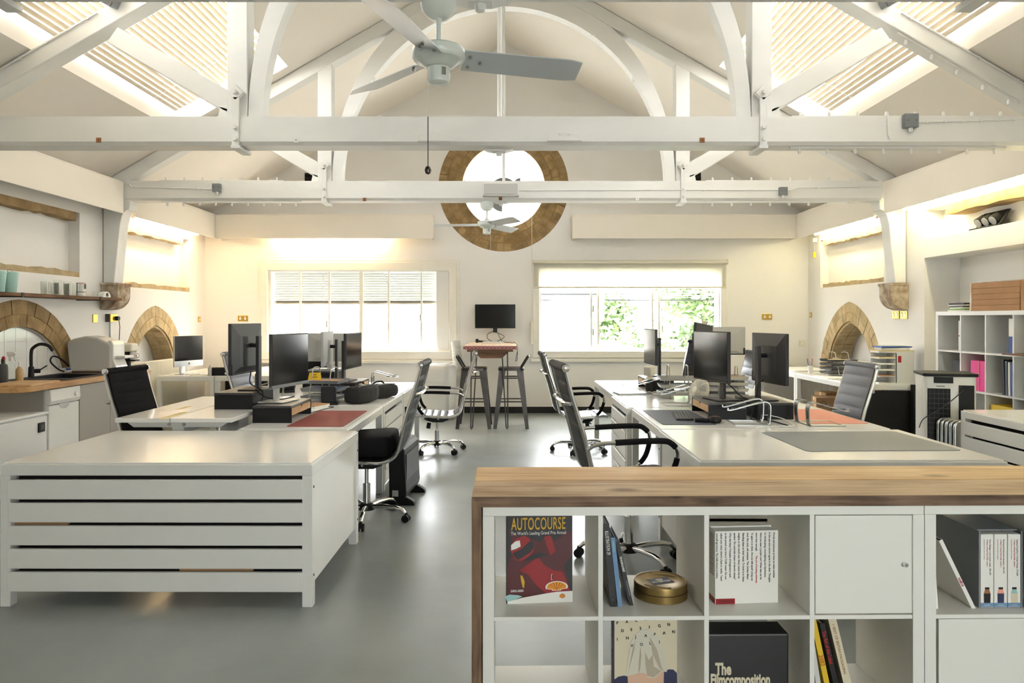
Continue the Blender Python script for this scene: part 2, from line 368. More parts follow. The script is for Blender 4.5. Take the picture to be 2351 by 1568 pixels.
# skylights: frame, glass, venetian slats along the roof
an = math.atan(SLOPE)
for s, wd in ((-1, 'beside the kitchen side'), (1, 'beside the shelving alcove side')):
    t = thing('skylight', ('left' if s < 0 else 'right') + ' long roof window with white venetian slats in the sloping ceiling', 'skylight', (XC, 0, 0)); t['kind'] = 'structure'
    t.name = 'window_3' if s < 0 else 'window_4'
    mb = MB()
    for d0, d1 in ((SK0, SK0 + .06), (SK1 - .06, SK1)):
        mb.prism([(s * d0, zc(d0) + TH), (s * d1, zc(d1) + TH), (s * d1, zc(d1) + TH + .06), (s * d0, zc(d0) + TH + .06)], SY0, SY1)
    for y0, y1 in ((SY0, SY0 + .05), (5.0, 5.05), (SY1 - .05, SY1)):
        mb.prism([(s * SK0, zc(SK0) + TH), (s * SK1, zc(SK1) + TH), (s * SK1, zc(SK1) + TH + .06), (s * SK0, zc(SK0) + TH + .06)], y0, y1)
    mb.obj('skylight_frame', 'white_lacquer', t)
    MB().prism([(s * SK0, zc(SK0) + TH + .03), (s * SK1, zc(SK1) + TH + .03), (s * SK1, zc(SK1) + TH + .036), (s * SK0, zc(SK0) + TH + .036)], SY0, SY1).obj('pane', 'glass', t)
    n = 25; sl = MB()
    sl.grid(lambda u, v: ((u - .5) * .05, SY0 + .07 + v * (SY1 - SY0 - .14), .004 * (1 - (2 * u - 1) ** 2)), 4, 1, lambda u, v: (0, 0, .0012))
    me = None
    for i in range(n):
        d = SK0 + .06 + (SK1 - SK0 - .11) * i / (n - 1)
        if me is None:
            o = sl.obj('slat', 'slat_paint', t); me = o.data
        else: o = link('slat', me, 'slat_paint', t)
        o.location = (s * d, 0, zc(d) + .17); o.rotation_euler = (0, s * (an + R(-15)), 0)
    for y in (3.7, 4.9, 6.1, 7.3):
        MB().tube([(s * SK0 + s * .03, y, zc(SK0 + .03) + .165), (s * SK1 - s * .03, y, zc(SK1 - .03) + .165)], .003, 6).obj('ladder_cord', 'white_plastic', t)
    dm = (SK0 + SK1) / 2
    portal('skylight_portal', (XC + s * dm, (SY0 + SY1) / 2, zc(dm) + TH + .12), (0, s * an, 0), (SK1 - SK0) / math.cos(an), SY1 - SY0)
portal('window_portal', ((WL[0] + WL[1]) / 2, YB + .4, 1.52), (R(-90), 0, 0), WL[1] - WL[0], 1.24)
portal('window_portal', ((WR[0] + WR[1]) / 2, YB + .4, 1.52), (R(-90), 0, 0), WR[1] - WR[0], 1.24)
portal('window_portal', (OC[0], YB + .4, OC[1]), (R(-90), 0, 0), 1.2, 1.2)
portal('window_portal', (1.9, YF - .35, 1.55), (R(90), 0, 0), 2.6, 1.3)

# brick rings (every brick a piece of its own)
def wedge(p, x0, x1, plane, shrink=.006):
    c = [sum(q[0] for q in p) / 4, sum(q[1] for q in p) / 4]
    pp = []
    for a, b2 in p:
        dx, dz = a - c[0], b2 - c[1]; l = math.hypot(dx, dz); pp.append((a - dx / l * shrink, b2 - dz / l * shrink))
    return MB().prism(pp, x0, x1, plane)
oc = MB()
oc.band(arc(OC[0], OC[1], OI, OI, 0, 360, 64), arc(OC[0], OC[1], OR, OR, 0, 360, 64), YB + .008, YB + .03)
oct_ = structure(oc.obj('trim_1', 'mortar'), 'ring of brown bricks around the round window')
rad = [OI, OI + .115, OI + .23, OR]
for k in range(3):
    n = (34, 40, 46)[k]; off = random.random()
    cuts = sorted([(i + off + random.uniform(-.18, .18)) * 360 / n for i in range(n)])
    for i in range(n):
        a0 = cuts[i]; a1 = cuts[(i + 1) % n] + (360 if i == n - 1 else 0)
        j0, j1 = random.uniform(-.006, .006), random.uniform(-.006, .006)
        r0, r1 = rad[k], rad[k + 1] + (random.uniform(-.008, .004) if k < 2 else 0)
        q = [(OC[0] + r * math.cos(R(a)), OC[1] + r * math.sin(R(a))) for r, a in ((r0, a0 + j0), (r1, a0), (r1, a1), (r0, a1 + j1))]
        wedge(q, YB + .0 + random.uniform(-.004, .004), YB + .02, 'xz', .006).obj('brick', 'stone', oct_)
def arch_ring(A, side, idx, label, stone, depth, soffit):
    xw = XL if side < 0 else XR
    o = [gothic(*A, 26), gothic(A[0], A[1] - .125 * 1.08, A[2] - .125, A[3], 26), gothic(*inner(A), 26)]
    mb = MB(); x0, x1 = (xw - .02, xw - .006) if side < 0 else (xw + .006, xw + .02)
    for h in (0, 1): mb.band(o[2][h], o[0][h], x0, x1, 'yz')
    t = structure(mb.obj('trim_%d' % idx, 'mortar'), label)
    for c in (0, 1):
        for h in (0, 1):
            n = 13; st = 26 // n
            for i in range(n):
                k0, k1 = i * st, (i + 1) * st
                a, b2 = (o[c][h], o[c + 1][h])
                q = [b2[k0], a[k0], a[k1], b2[k1]]
                pr = random.uniform(-.003, .005)
                e0, e1 = (xw - .018, xw + pr) if side < 0 else (xw - pr, xw + .018)
                wedge(q, e0, e1, 'yz', .0035).obj('brick', stone, t)
    if soffit:                                      # bricks lining the soffit of the recess
        for h in (0, 1):
            a = o[2][h]
            for i in range(13):
                k0, k1 = i * 2, i * 2 + 2
                q = [a[k0], a[k1]]; mid = (A[0], A[3] - .1)
                q2 = [(y + (mid[0] - y) * .035, z + (mid[1] - z) * .035) for y, z in q]
                ln = depth / 2
                for j in (0, 1):
                    e0 = xw + side * (.022 + j * ln) ; e1 = xw + side * (.022 + (j + 1) * ln - .006)
                    wedge([q[0], q[1], q2[1], q2[0]], min(e0, e1), max(e0, e1), 'yz', .003).obj('brick', stone, t)
    return t
arch_ring(ARCH_K, -1, 2, 'wide pointed arch of brown stone above the kitchen sink', 'stone', .05, False)
arch_ring(ARCH_L, -1, 3, 'pointed stone arch in the wall above the cream radiator by the silver computer', 'stone_pale', .27, True)
arch_ring(ARCH_R, 1, 4, 'pointed stone arch in the wall above the desk with letter trays', 'stone_pale', .27, True)
# rough stone sills and lintels of the blind niches
def rough(name, x0, x1, y0, y1, z0, z1, mt, parent, n=26, amp=.012, slope=0.):
    random.seed(int(y0 * 100)); pr = []
    js = [random.uniform(-amp, amp) for _ in range(n + 1)]
    lo = [(y0 + (y1 - y0) * i / n, z0 + (js[i] if z1 > 2.3 else 0)) for i in range(n + 1)]; hi = [(y0 + (y1 - y0) * i / n, z1 + (js[i] if z1 < 2.3 else 0)) for i in range(n + 1)]
    return MB().band(lo, hi, x0, x1, 'yz').obj(name, mt, parent)
for nm, x0, x1, y0, y1, z0, z1, lb in (
        (5, XL - .12, XL - .004, 5.0, 7.6, 1.84, 1.90, 'rough stone sill of the blank niche above the glasses shelf'), (6, XL - .12, XL - .004, 8.49, 10.19, 1.78, 1.835, 'rough stone sill of the lit niche beside the kitchen'),
        (7, XL - .12, XL - .004, 5.0, 7.55, 2.44, 2.52, 'broken stone lintel over the niche above the glasses shelf'), (8, XL - .12, XL - .004, 8.49, 10.0, 2.44, 2.52, 'stone lintel over the lit niche beside the kitchen'),
        (9, XR + .004, XR + .12, 8.52, 10.2, 1.84, 1.89, 'pale stone sill of the bright niche above the stone arch'), (10, XR + .004, XR + .12, 8.52, 10.2, 2.44, 2.52, 'pale stone lintel of the bright niche above the stone arch'),
        (11, XR + .004, XR + .2, 3.2, 7.3, 2.46, 2.56, 'rough stone lintel above the alcove ledge')):
    structure(rough('trim_%d' % nm, x0, x1, y0, y1, z0, z1, 'stone' if nm in (7, 11) else 'stone_pale', None), lb)
structure(MB().box(-.72, XR, YB - .02, YB, 0, .092).obj('baseboard_back', 'black_paint'), 'black painted skirting along the end wall')
structure(MB().box(-4.5, -1.35, YB - .02, YB, 0, .092).obj('baseboard_side', 'black_paint'), 'black painted skirting under the blind window')
# air-bricks: dark vent squares high on the gable wall
for i, (x, y) in enumerate(((709, 408), (1598, 405))):
    p = P(x, y, YB); t = MB().box(p.x - .06, p.x + .07, YB - .006, YB + .0, p.z - .06, p.z + .07).obj('wall_vent', 'dark_gap')
    for k in range(5): MB().box(p.x - .06, p.x + .07, YB - .012, YB - .006, p.z - .05 + k * .024, p.z - .044 + k * .024).obj('louvre', 'black_paint', t)
    tag(t, 'small dark vent high on the gable wall, ' + ('left' if i == 0 else 'right') + ' of the round window', 'vent')

# ------------------------------------------------------------------ roof trusses
ZB, ZT, BT = 2.72, 2.935, .22
def chamfer_beam(x0, x1, y0, y1, z0, z1, c=.025):
    return MB().prism([(y0, z0 + c), (y0 + c, z0), (y1 - c, z0), (y1, z0 + c), (y1, z1), (y0, z1)], x0, x1, 'yz')
def truss(Y, label, wallposts, straps):
    t = thing('roof_truss', label, 'truss', (XC, Y, 0), 0, 'painted timber roof trusses')
    chamfer_beam(XL - XC + .02, XR - XC - .02, 0, BT, ZB, ZT).obj('tie_beam', 'beam_paint', t)
    y0, y1 = .04, BT - .04
    for s in (-1, 1):
        RD = .165
        MB().prism([(0, zc(0) - .004), (s * 4.42, zc(4.42) - .004), (s * 4.42, zc(4.42) - RD), (0, zc(0) - RD)], y0 - .01, y1 + .01).obj('rafter', 'beam_paint', t, bevel=.008)
        MB().prism([(s * 1.925, ZT - .01), (s * 2.08, ZT - .01), (s * 2.08, zc(2.08) - RD + .02), (s * 1.925, zc(1.925) - RD + .02)], y0 - .005, y1 + .005).obj('queen_post', 'beam_paint', t, bevel=.006)
        MB().prism([(s * 2.92, 3.63), (s * 2.075, 3.15), (s * 2.075, 2.975), (s * 2.11, 2.99), (s * 3.0, 3.515)], y0, y1).obj('strut', 'beam_paint', t, bevel=.006)
        MB().prism([(s * 2.075, 3.0), (s * 2.075, ZT - .005), (s * 2.155, ZT - .005), (s * 2.135, 3.02)], y0, y1).obj('strut_foot', 'beam_paint', t)
        n = 28
        inn = [(s * p[0], p[1]) for p in arc(0, ZT - .005, 1.81, 1.968, 0, 90, n)]; out = []
        for p in arc(0, ZT - .005, 1.922, 2.23, 0, 90, n):
            out.append((s * p[0], min(p[1], zc(p[0]) - RD + .02)))
        MB().band(inn, out, y0 + .005, y1 - .005).obj('arch_rib', 'beam_paint', t, smooth=30)
        # iron strap with diamond head
        x = 2.0
        st = MB().box(s * x - .028, s * x + .028, -.012, 0.002, ZB - .03, 3.08)
        st.prism([(s * x - .062, 3.115), (s * x, 3.053), (s * x + .062, 3.115), (s * x, 3.177)], -.012, .034)
        st.box(s * x - .035, s * x + .035, -.014, BT + .012, ZB - .03, ZB - .004)
        o = st.obj('iron_strap', 'beam_paint', t, bevel=.003)
        for z in (3.115, 2.85, 2.76):
            MB().lathe([(.016, -.034), (.016, -.012)], 6, (s * x, 0, z), 'y').obj('bolt', 'beam_paint', o)
        if straps:
            MB().lathe([(.02, -.02), (.02, 0)], 6, (s * 1.72, BT / 2 - .05, 3.9), 'x').obj('peg', 'white_plastic', t)
        for (d, z) in ((1.0, 4.56), (1.45, 4.06)):
            MB().lathe([(.022, 0), (.022, .05)], 8, (s * d, y0 - .02, z + .02), 'y').obj('clip', 'white_plastic', t)
    MB().tube([(0, .07, ZT - .02), (0, .07, 4.95)], .018, 10).obj('tie_rod', 'beam_paint', t, smooth=True)
    if wallposts:
        for s, xw in ((-1, XL - XC), (1, XR - XC)):
            xa = abs(xw) - .01
            k = [(xa, ZB + .02), (xa - .30, ZB + .02), (xa - .30, 2.68), (xa - .29, 2.62)] 
            k += [(xa - .29 + .09 * math.sin(R(q)), 2.62 - .14 * (1 - math.cos(R(q)))) for q in (20, 40, 60, 80)]
            k += [(xa - .19, 2.46), (xa - .12, 1.80), (xa, 1.80)]
            MB().prism([(s * a, b2) for a, b2 in k], .02, BT - .02).obj('wall_post', 'beam_paint', t, bevel=.008)
    return t
truss(2.80, 'painted timber roof truss nearest the viewer, only its underside showing', False, False)
truss(5.45, 'large painted timber roof truss with arched ribs over the front desks', False, True)
truss(8.00, 'rear painted timber roof truss with arched ribs nearest the round window', True, False)
# stone corbels under the rear truss
for s, xw, lb in ((-1, XL, 'weathered stone corbel above the end of the glasses shelf'), (1, XR, 'pale stone corbel above the brass sockets')):
    z0, z1 = (1.50, 1.80)
    k = [(0, z1), (-.20, z1), (-.20, z0 + .16)] + [(-.20 + .18 * (1 - math.cos(R(q))), z0 + .16 - .16 * math.sin(R(q))) for q in (15, 30, 45, 60, 75, 90)] + [(0, z0)]
    t = thing('stone_corbel', lb, 'corbel', (xw, 7.98, 0), 0, 'stone corbels')
    MB().prism([(-s * a * 1. , b2) if s < 0 else (a, b2) for a, b2 in [(q[0], q[1]) for q in k]] if s > 0 else [(-a, b2) for a, b2 in k], 0, .26).obj('corbel_block', 'corbel_stone', t, bevel=.008)
    MB().box(*((.0, .21) if s < 0 else (-.21, 0)), -.006, .266, z1 - .03, z1).obj('corbel_cap', 'corbel_stone', t, bevel=.005)

# pelmets hiding the strip lights
mat('tube_warm', (255, 224, 172), .5, emit=1.); mat('tube_pale', (255, 244, 196), .5, emit=1.)
def set_emit(n, v): M[n].node_tree.nodes['Principled BSDF'].inputs['Emission Strength'].default_value = v
set_emit('tube_warm', 36); set_emit('tube_pale', 24)
PX0, PX1, PZ0, PZ1 = -4.32, 4.12, 2.57, 2.905
def pelmet(x0, x1, y0, y1, label, board):
    t = thing('light_pelmet', label, 'pelmet', (0, 0, 0), 0, 'boxed light pelmets')
    if board == 'x0': b2 = (x0, x0 + .02, y0, y1)
    elif board == 'x1': b2 = (x1 - .02, x1, y0, y1)
    else: b2 = (x0, x1, y0, y0 + .02)
    MB().box(*b2, PZ0, PZ1).obj('front_board', 'pelmet_paint', t, bevel=.003)
    MB().box(x0, x1, y0, y1, PZ1, PZ1 + .015).obj('top_board', 'pelmet_paint', t)
    if board == 'y':
        e = x1 if x1 < 0 else x0
        MB().box(*((e - .02, e) if x1 < 0 else (e, e + .02)), y0 + .02, y1, PZ0, PZ1).obj('end_board', 'pelmet_paint', t)
    return t
pelmet(XL + .002, PX0, 5.68, 7.98, 'white boxed pelmet along the wall above the kitchen', 'x1')
pelmet(XL + .002, PX0, 8.23, YB - .01, 'white boxed pelmet above the warmly lit niche', 'x1')
pelmet(XL + .002, PX0, 3.03, 5.44, 'white boxed pelmet near the viewer on the kitchen side', 'x1')
pelmet(PX1, XR - .002, 5.68, 7.98, 'white boxed pelmet above the shelving alcove', 'x0')
pelmet(PX1, XR - .002, 8.23, YB - .01, 'white boxed pelmet above the bright niche on the socket side', 'x0')
pelmet(PX1, XR - .002, 3.03, 5.44, 'white boxed pelmet near the viewer on the alcove side', 'x0')
pelmet(PX0 + .002, -1.16, YB - .26, YB - .002, 'cream boxed pelmet glowing warm above the slatted window', 'y')
pelmet(.88, PX1 - .002, YB - .26, YB - .002, 'cream boxed pelmet unlit above the roller blind window', 'y')
def strip(p0, p1, mt, label):
    t = thing('strip_light', label, 'light', p0, 0, 'fluorescent strip lights behind the pelmets')
    d = Vector(p1) - Vector(p0)
    MB().tube([(0, 0, 0), d], .014, 10).obj('tube', mt, t, smooth=True)
    n = d.normalized() * .03
    MB().tube([-n, (0, 0, 0)], .018, 10).obj('end_cap', 'white_plastic', t); MB().tube([d, d + n], .018, 10).obj('end_cap', 'white_plastic', t)
    e = .03 if abs(d.y) > abs(d.x) else 0.
    a = Vector((0, 0, .03)); mb = MB()
    if e: mb.box(-.03, .03, 0, d.y, .02, .06)
    else: mb.box(0, d.x, -.03, .03, .02, .06)
    mb.obj('batten', 'white_plastic', t)
strip((XL + .10, 8.5, 2.60), (XL + .10, 10.2, 2.60), 'tube_warm', 'warm strip light above the lit niche beside the kitchen')
strip((-3.5, YB - .14, 2.66), (-1.9, YB - .14, 2.66), 'tube_warm', 'warm strip light behind the cream pelmet over the slatted window')
strip((XR - .10, 8.5, 2.60), (XR - .10, 10.2, 2.60), 'tube_pale', 'pale strip light above the bright niche on the socket side')
strip((XR - .10, 4.2, 2.60), (XR - .10, 7.9, 2.60), 'tube_pale', 'pale strip light running above the alcove ledge')
# ------------------------------------------------------------------ windows
def ring(x0, x1, z0, z1, t, y0, y1):
    a = [(x0, z0), (x1, z0), (x1, z1), (x0, z1), (x0, z0)]; b2 = [(x0 + t, z0 + t), (x1 - t, z0 + t), (x1 - t, z1 - t), (x0 + t, z1 - t), (x0 + t, z0 + t)]
    return closed_band(b2[:-1], a[:-1], y0, y1)
def closed_band(inn, out, y0, y1, plane='xz'):
    def mk(a, b, c): return {'xz': (a, c, b), 'yz': (c, a, b), 'xy': (a, b, c)}[plane]
    n = len(inn); v = []
    for (a, b2), (c, d) in zip(inn, out): v += [mk(a, b2, y0), mk(c, d, y0), mk(a, b2, y1), mk(c, d, y1)]
    f = []
    for i in range(n):
        k = 4 * i; q = 4 * ((i + 1) % n)
        f += [(k, k + 1, q + 1, q), (k + 2, q + 2, q + 3, k + 3), (k, q, q + 2, k + 2), (k + 1, k + 3, q + 3, q + 1)]
    return MB().add(v, f)
def wx(x, Y=10.8): return (x - VX) * Y / F
def slat_blind(t, x0, x1, zs, Y, tilt, mt='slat_paint'):
    me = None
    for z in zs:
        if me is None:
            o = MB().grid(lambda u, v: (x0 + (x1 - x0) * v, (u - .5) * .05, .005 * (1 - (2 * u - 1) ** 2)), 4, 1, lambda u, v: (0, 0, .0012)).obj('slat', mt, t); me = o.data
        else: o = link('slat', me, mt, t)
        o.location = (0, Y, z); o.rotation_euler = (R(tilt), 0, 0)
w1 = thing('window_1', 'wide cream framed window with half lowered slatted blind behind the glass', 'window'); w1['kind'] = 'structure'
ring(-3.76, -.83, .80, 2.24, .115, YB - .03, YB + .02).obj('architrave', 'frame_paint', w1, bevel=.008)
ring(-3.80, -.79, .76, 2.28, .045, YB - .015, YB + .01).obj('outer_moulding', 'frame_paint', w1, bevel=.006)
ring(WL[0], WL[1], WL[2], WL[3], .035, YB + .02, YB + .16).obj('frame', 'frame_paint', w1)
MB().box(-3.82, -.77, YB - .07, YB - .01, .74, .785).obj('sill', 'frame_paint', w1, bevel=.006)
edges = [WL[0] + .035] + [wx(x) for x in (690, 757, 830, 893, 968)] + [wx(1004)]
for i in range(6):
    MB().box(edges[i] + .008, edges[i + 1] - .008, YB + .10, YB + .104, WL[2] + .04, WL[3] - .04).obj('pane', 'glass', w1)
for i, x in enumerate(edges[1:]):
    h = .026 if i == 2 else .012
    MB().box(x - h, x + h, YB + .07, YB + .12, WL[2] + .035, WL[3] - .035).obj('mullion', 'frame_paint', w1)
MB().box(edges[6], WL[1] - .05, YB + .06, YB + .10, WL[2] + .035, WL[3] - .035).obj('blanking_panel', 'white_plastic', w1)
MB().box(WL[1] - .048, WL[1] - .036, YB + .08, YB + .10, WL[2] + .035, WL[3] - .035).obj('gap_strip', 'dark_gap', w1)
for x, z in ((966, 1.42), (752, 1.32)):
    MB().box(wx(x) - .012, wx(x) + .012, YB + .045, YB + .07, z - .05, z + .05).obj('catch', 'light_grey', w1, bevel=.004)
mat('blind_slat', (176, 176, 168), .5)
slat_blind(w1, -3.62, -1.14, [2.115 - .038 * i for i in range(13)], YB + .20, -42, 'blind_slat')
MB().box(-3.62, -1.14, YB + .175, YB + .225, 1.622, 1.642).obj('bottom_rail', 'slat_paint', w1)
for x in (635, 743, 890): MB().tube([(wx(x, 10.9), YB + .165, 2.13), (wx(x, 10.9), YB + .165, 1.63)], .003, 5).obj('blind_cord', 'light_grey', w1)
w2 = thing('window_2', 'wide cream framed window under the white roller blind', 'window'); w2['kind'] = 'structure'
ring(.30, 3.19, .82, 2.24, .10, YB - .03, YB + .02).obj('architrave', 'frame_paint', w2, bevel=.008)
ring(WR[0], WR[1], WR[2], WR[3], .03, YB + .02, YB + .16).obj('frame', 'frame_paint', w2)
MB().box(.27, 3.22, YB - .06, YB - .01, .76, .81).obj('sill', 'frame_paint', w2, bevel=.006)
e2 = [(WR[0] + .03, wx(1355)), (wx(1375), wx(1495)), (wx(1514), WR[1] - .03)]
for a, b2 in e2: MB().box(a, b2, YB + .10, YB + .104, WR[2] + .035, WR[3] - .035).obj('pane', 'glass', w2)
for x in (1357, 1373, 1497, 1512): MB().box(wx(x) - .014, wx(x) + .014, YB + .06, YB + .12, WR[2] + .03, WR[3] - .03).obj('mullion', 'frame_paint', w2)
for x in (1365, 1505): MB().box(wx(x) - .045, wx(x) + .045, YB + .105, YB + .112, WR[2] + .03, WR[3] - .03).obj('pane', 'glass', w2)
for x, z in ((1361, 1.55), (1361, 1.2), (1519, 1.25), (1651, 1.3)): MB().box(wx(x) - .01, wx(x) + .01, YB + .04, YB + .06, z - .05, z + .05).obj('catch', 'light_grey', w2, bevel=.003)
slat_blind(w2, .43, 3.04, [1.94, 1.90, 1.86, 1.82, 1.785, 1.75, 1.72], YB + .20, 0, 'white_plastic')
MB().box(.43, 3.04, YB + .175, YB + .225, 1.675, 1.692).obj('bottom_rail', 'mid_grey', w2)
t = thing('roller_blind', 'translucent cream roller blind half lowered over the window', 'blind', (0, YB - .05, 0))
MB().tube([(.30, 0, 2.245), (3.18, 0, 2.245)], .026, 14).obj('roller', 'cream_plastic', t, smooth=True)
MB().box(.315, 3.165, .012, .0135, 1.875, 2.24).obj('fabric', 'roller_fabric', t)
MB().box(.312, 3.168, .004, .02, 1.855, 1.878).obj('bottom_bar', 'cream_plastic', t, bevel=.004)
for x in (.29, 3.185): MB().box(x - .008, x + .008, -.03, .045, 2.21, 2.28).obj('bracket', 'cream_plastic', t)
MB().tube([(.285, -.01, 3.35), (.285, -.01, 2.25), (.284, -.01, 1.36)], .004, 6).obj('chain', 'cream_plastic', t)
MB().box(.262, .30, -.02, .015, 1.02, 1.36).obj('chain_guard', 'cream_plastic', t, bevel=.006)
# round window
w5 = thing('window_5', 'round frosted window glowing white inside the brick ring', 'window'); w5['kind'] = 'structure'
MB().lathe([(OI, YB + .24), (OI, YB + .246)], 48, (OC[0], 0, OC[1]), 'y').obj('pane', 'frosted', w5)
closed_band(arc(OC[0], OC[1], OI - .03, OI - .03, 0, 354.4, 63), arc(OC[0], OC[1], OI, OI, 0, 354.4, 63), YB + .20, YB + .24).obj('frame', 'white_lacquer', w5)
t = thing('window_ornament', 'grey cut-out fish shaped metal ornament inside the round window', 'ornament', (0, YB + .10, 0))
cx, cz = OC[0], OC[1] - .06
body = arc(cx, cz, .22, .22, 35, 360, 30) + arc(cx + .02, cz, .08, .08, 330, 40, 8)
MB().prism(arc(cx, cz, .215, .215, 20, 200, 20) + arc(cx, cz, .10, .10, 200, 20, 12), 0, .012).obj('upper_crescent', 'mid_grey', t)
MB().prism([(cx + .13, cz + .12), (cx + .19, cz + .19), (cx + .255, cz + .215), (cx + .25, cz + .04), (cx + .19, cz + .06)], 0, .012).obj('tail_fin', 'mid_grey', t)
MB().prism([(cx - .19, cz - .12)] + arc(cx - .02, cz - .10, .19, .20, 185, 270, 8) + [(cx - .02, cz - .12)], 0, .012).obj('lower_fin', 'mid_grey', t)
MB().tube([(cx, .006, cz + .2), (cx, .006, OC[1] + OI - .02)], .004, 6).obj('hanger', 'steel', t)
MB().box(cx - .21, cx - .05, .002, .010, cz - .13, cz + .05).obj('web_plate', 'mid_grey', t)
# window behind the viewer
w6 = thing('window_6', 'wide window behind the viewer', 'window'); w6['kind'] = 'structure'
ring(.6, 3.2, .9, 2.2, .06, YF - .12, YF - .04).obj('frame', 'frame_paint', w6)
MB().box(.66, 3.14, YF - .085, YF - .08, .96, 2.14).obj('pane', 'glass', w6)

# ------------------------------------------------------------------ outside the windows
m, nt, b = nodes_of('outside_brick'); N = nt.nodes; L = nt.links
tc = N.new('ShaderNodeTexCoord'); sp = N.new('ShaderNodeSeparateXYZ'); cb = N.new('ShaderNodeCombineXYZ'); L.new(tc.outputs['Object'], sp.inputs[0]); L.new(sp.outputs[0], cb.inputs[0]); L.new(sp.outputs[2], cb.inputs[1])
br = N.new('ShaderNodeTexBrick'); L.new(cb.outputs[0], br.inputs['Vector']); br.inputs['Scale'].default_value = 1.
br.inputs['Brick Width'].default_value = .225; br.inputs['Row Height'].default_value = .075; br.inputs['Mortar Size'].default_value = .006
br.inputs['Color1'].default_value = (.12, .10, .085, 1); br.inputs['Color2'].default_value = (.16, .145, .13, 1); br.inputs['Mortar'].default_value = (.15, .14, .13, 1)
L.new(br.outputs[0], b.inputs['Base Color']); b.inputs['Roughness'].default_value = .9
mat('outside_slate', (112, 116, 126), .7, var=.15, scale=4); mat('outside_render', (104, 104, 106), .8); mat('leaf', (132, 152, 100), .6, col2=(96, 122, 74), scale=3); mat('bark', (70, 58, 46), .9); mat('outside_ground_stone', (110, 108, 100), .9)
structure(MB().box(-30, 30, YB + .6, 45, -3.2, -3.0).obj('outside_ground', 'outside_ground_stone'), 'paved yard outside the end windows')
structure(MB().box(-30, 30, -30, YF - .6, -3.2, -3.0).obj('outside_ground.001', 'outside_ground_stone'), 'yard behind the viewer')
t = thing('brick_house', 'pale brick gable wall seen through the slatted window', 'building', (0, 16, -3))
MB().prism([(-9, 0), (3.2, 0), (3.2, 3.55), (-2.6, 4.76), (-3.6, 6.2), (-9, 6.2)], 0, .3).obj('wall', 'outside_brick', t)
MB().prism([(3.3, 3.53), (-2.6, 4.76), (-3.6, 6.2), (-3.6, 6.35), (-2.5, 4.88), (3.3, 3.65)], -.06, .36).obj('coping', 'outside_render', t)
t = thing('slate_house', 'pale grey rendered house with slate roof beyond the brick gable', 'building', (0, 22, -3))
MB().box(-4, 3.4, 0, 5, 0, 5.2).obj('wall', 'outside_render', t)
MB().prism([(-4.2, 5.2), (3.6, 5.2), (-.4, 6.9)], -.2, 5.2).obj('roof', 'outside_slate', t)
MB().box(.1, .45, -.06, 0, 0, 4.9).obj('drain_pipe', 'light_grey', t)
def tree(label, loc, h, r, n, seed):
    rnd = random.Random(seed); t = thing('garden_tree', label, 'tree', loc)
    MB().tube([(0, 0, 0), (.1, 0, h * .3), (-.1, .1, h * .6), (0, 0, h * .85)], [.16, .13, .09, .04], 8).obj('trunk', 'bark', t, smooth=True)
    mb = MB(); blobs = [(rnd.gauss(0, r * .42), rnd.gauss(0, r * .42), h * .62 + rnd.gauss(0, h * .16), rnd.uniform(.5, 1) * r * .45) for _ in range(16)]
    for i in range(n):
        bx, by, bz, rr = rnd.choice(blobs); d = Vector((rnd.gauss(0, 1), rnd.gauss(0, 1), rnd.gauss(0, 1))).normalized() * rr * rnd.uniform(.5, 1.05)
        c = Vector((bx, by, bz)) + d; u = Vector((rnd.gauss(0, 1), rnd.gauss(0, 1), rnd.gauss(0, .6))).normalized() * rnd.uniform(.07, .12); v = u.orthogonal().normalized() * .05
        mb.add([c - u, c + v, c + u, c - v], [(0, 1, 2, 3)])
    o = mb.obj('foliage', 'leaf', t, fix=False); o['kind'] = 'stuff'; return t
tree('leafy green tree seen through the roller blind window', (5.2, 19, -3), 7.4, 2.6, 22000, 3)
tree('leafy green tree beyond the window behind the viewer', (5.5, -9, -3), 8.0, 2.0, 6000, 4)
tree('second leafy tree beyond the window behind the viewer', (.0, -10, -3), 8.0, 2.0, 6000, 5)

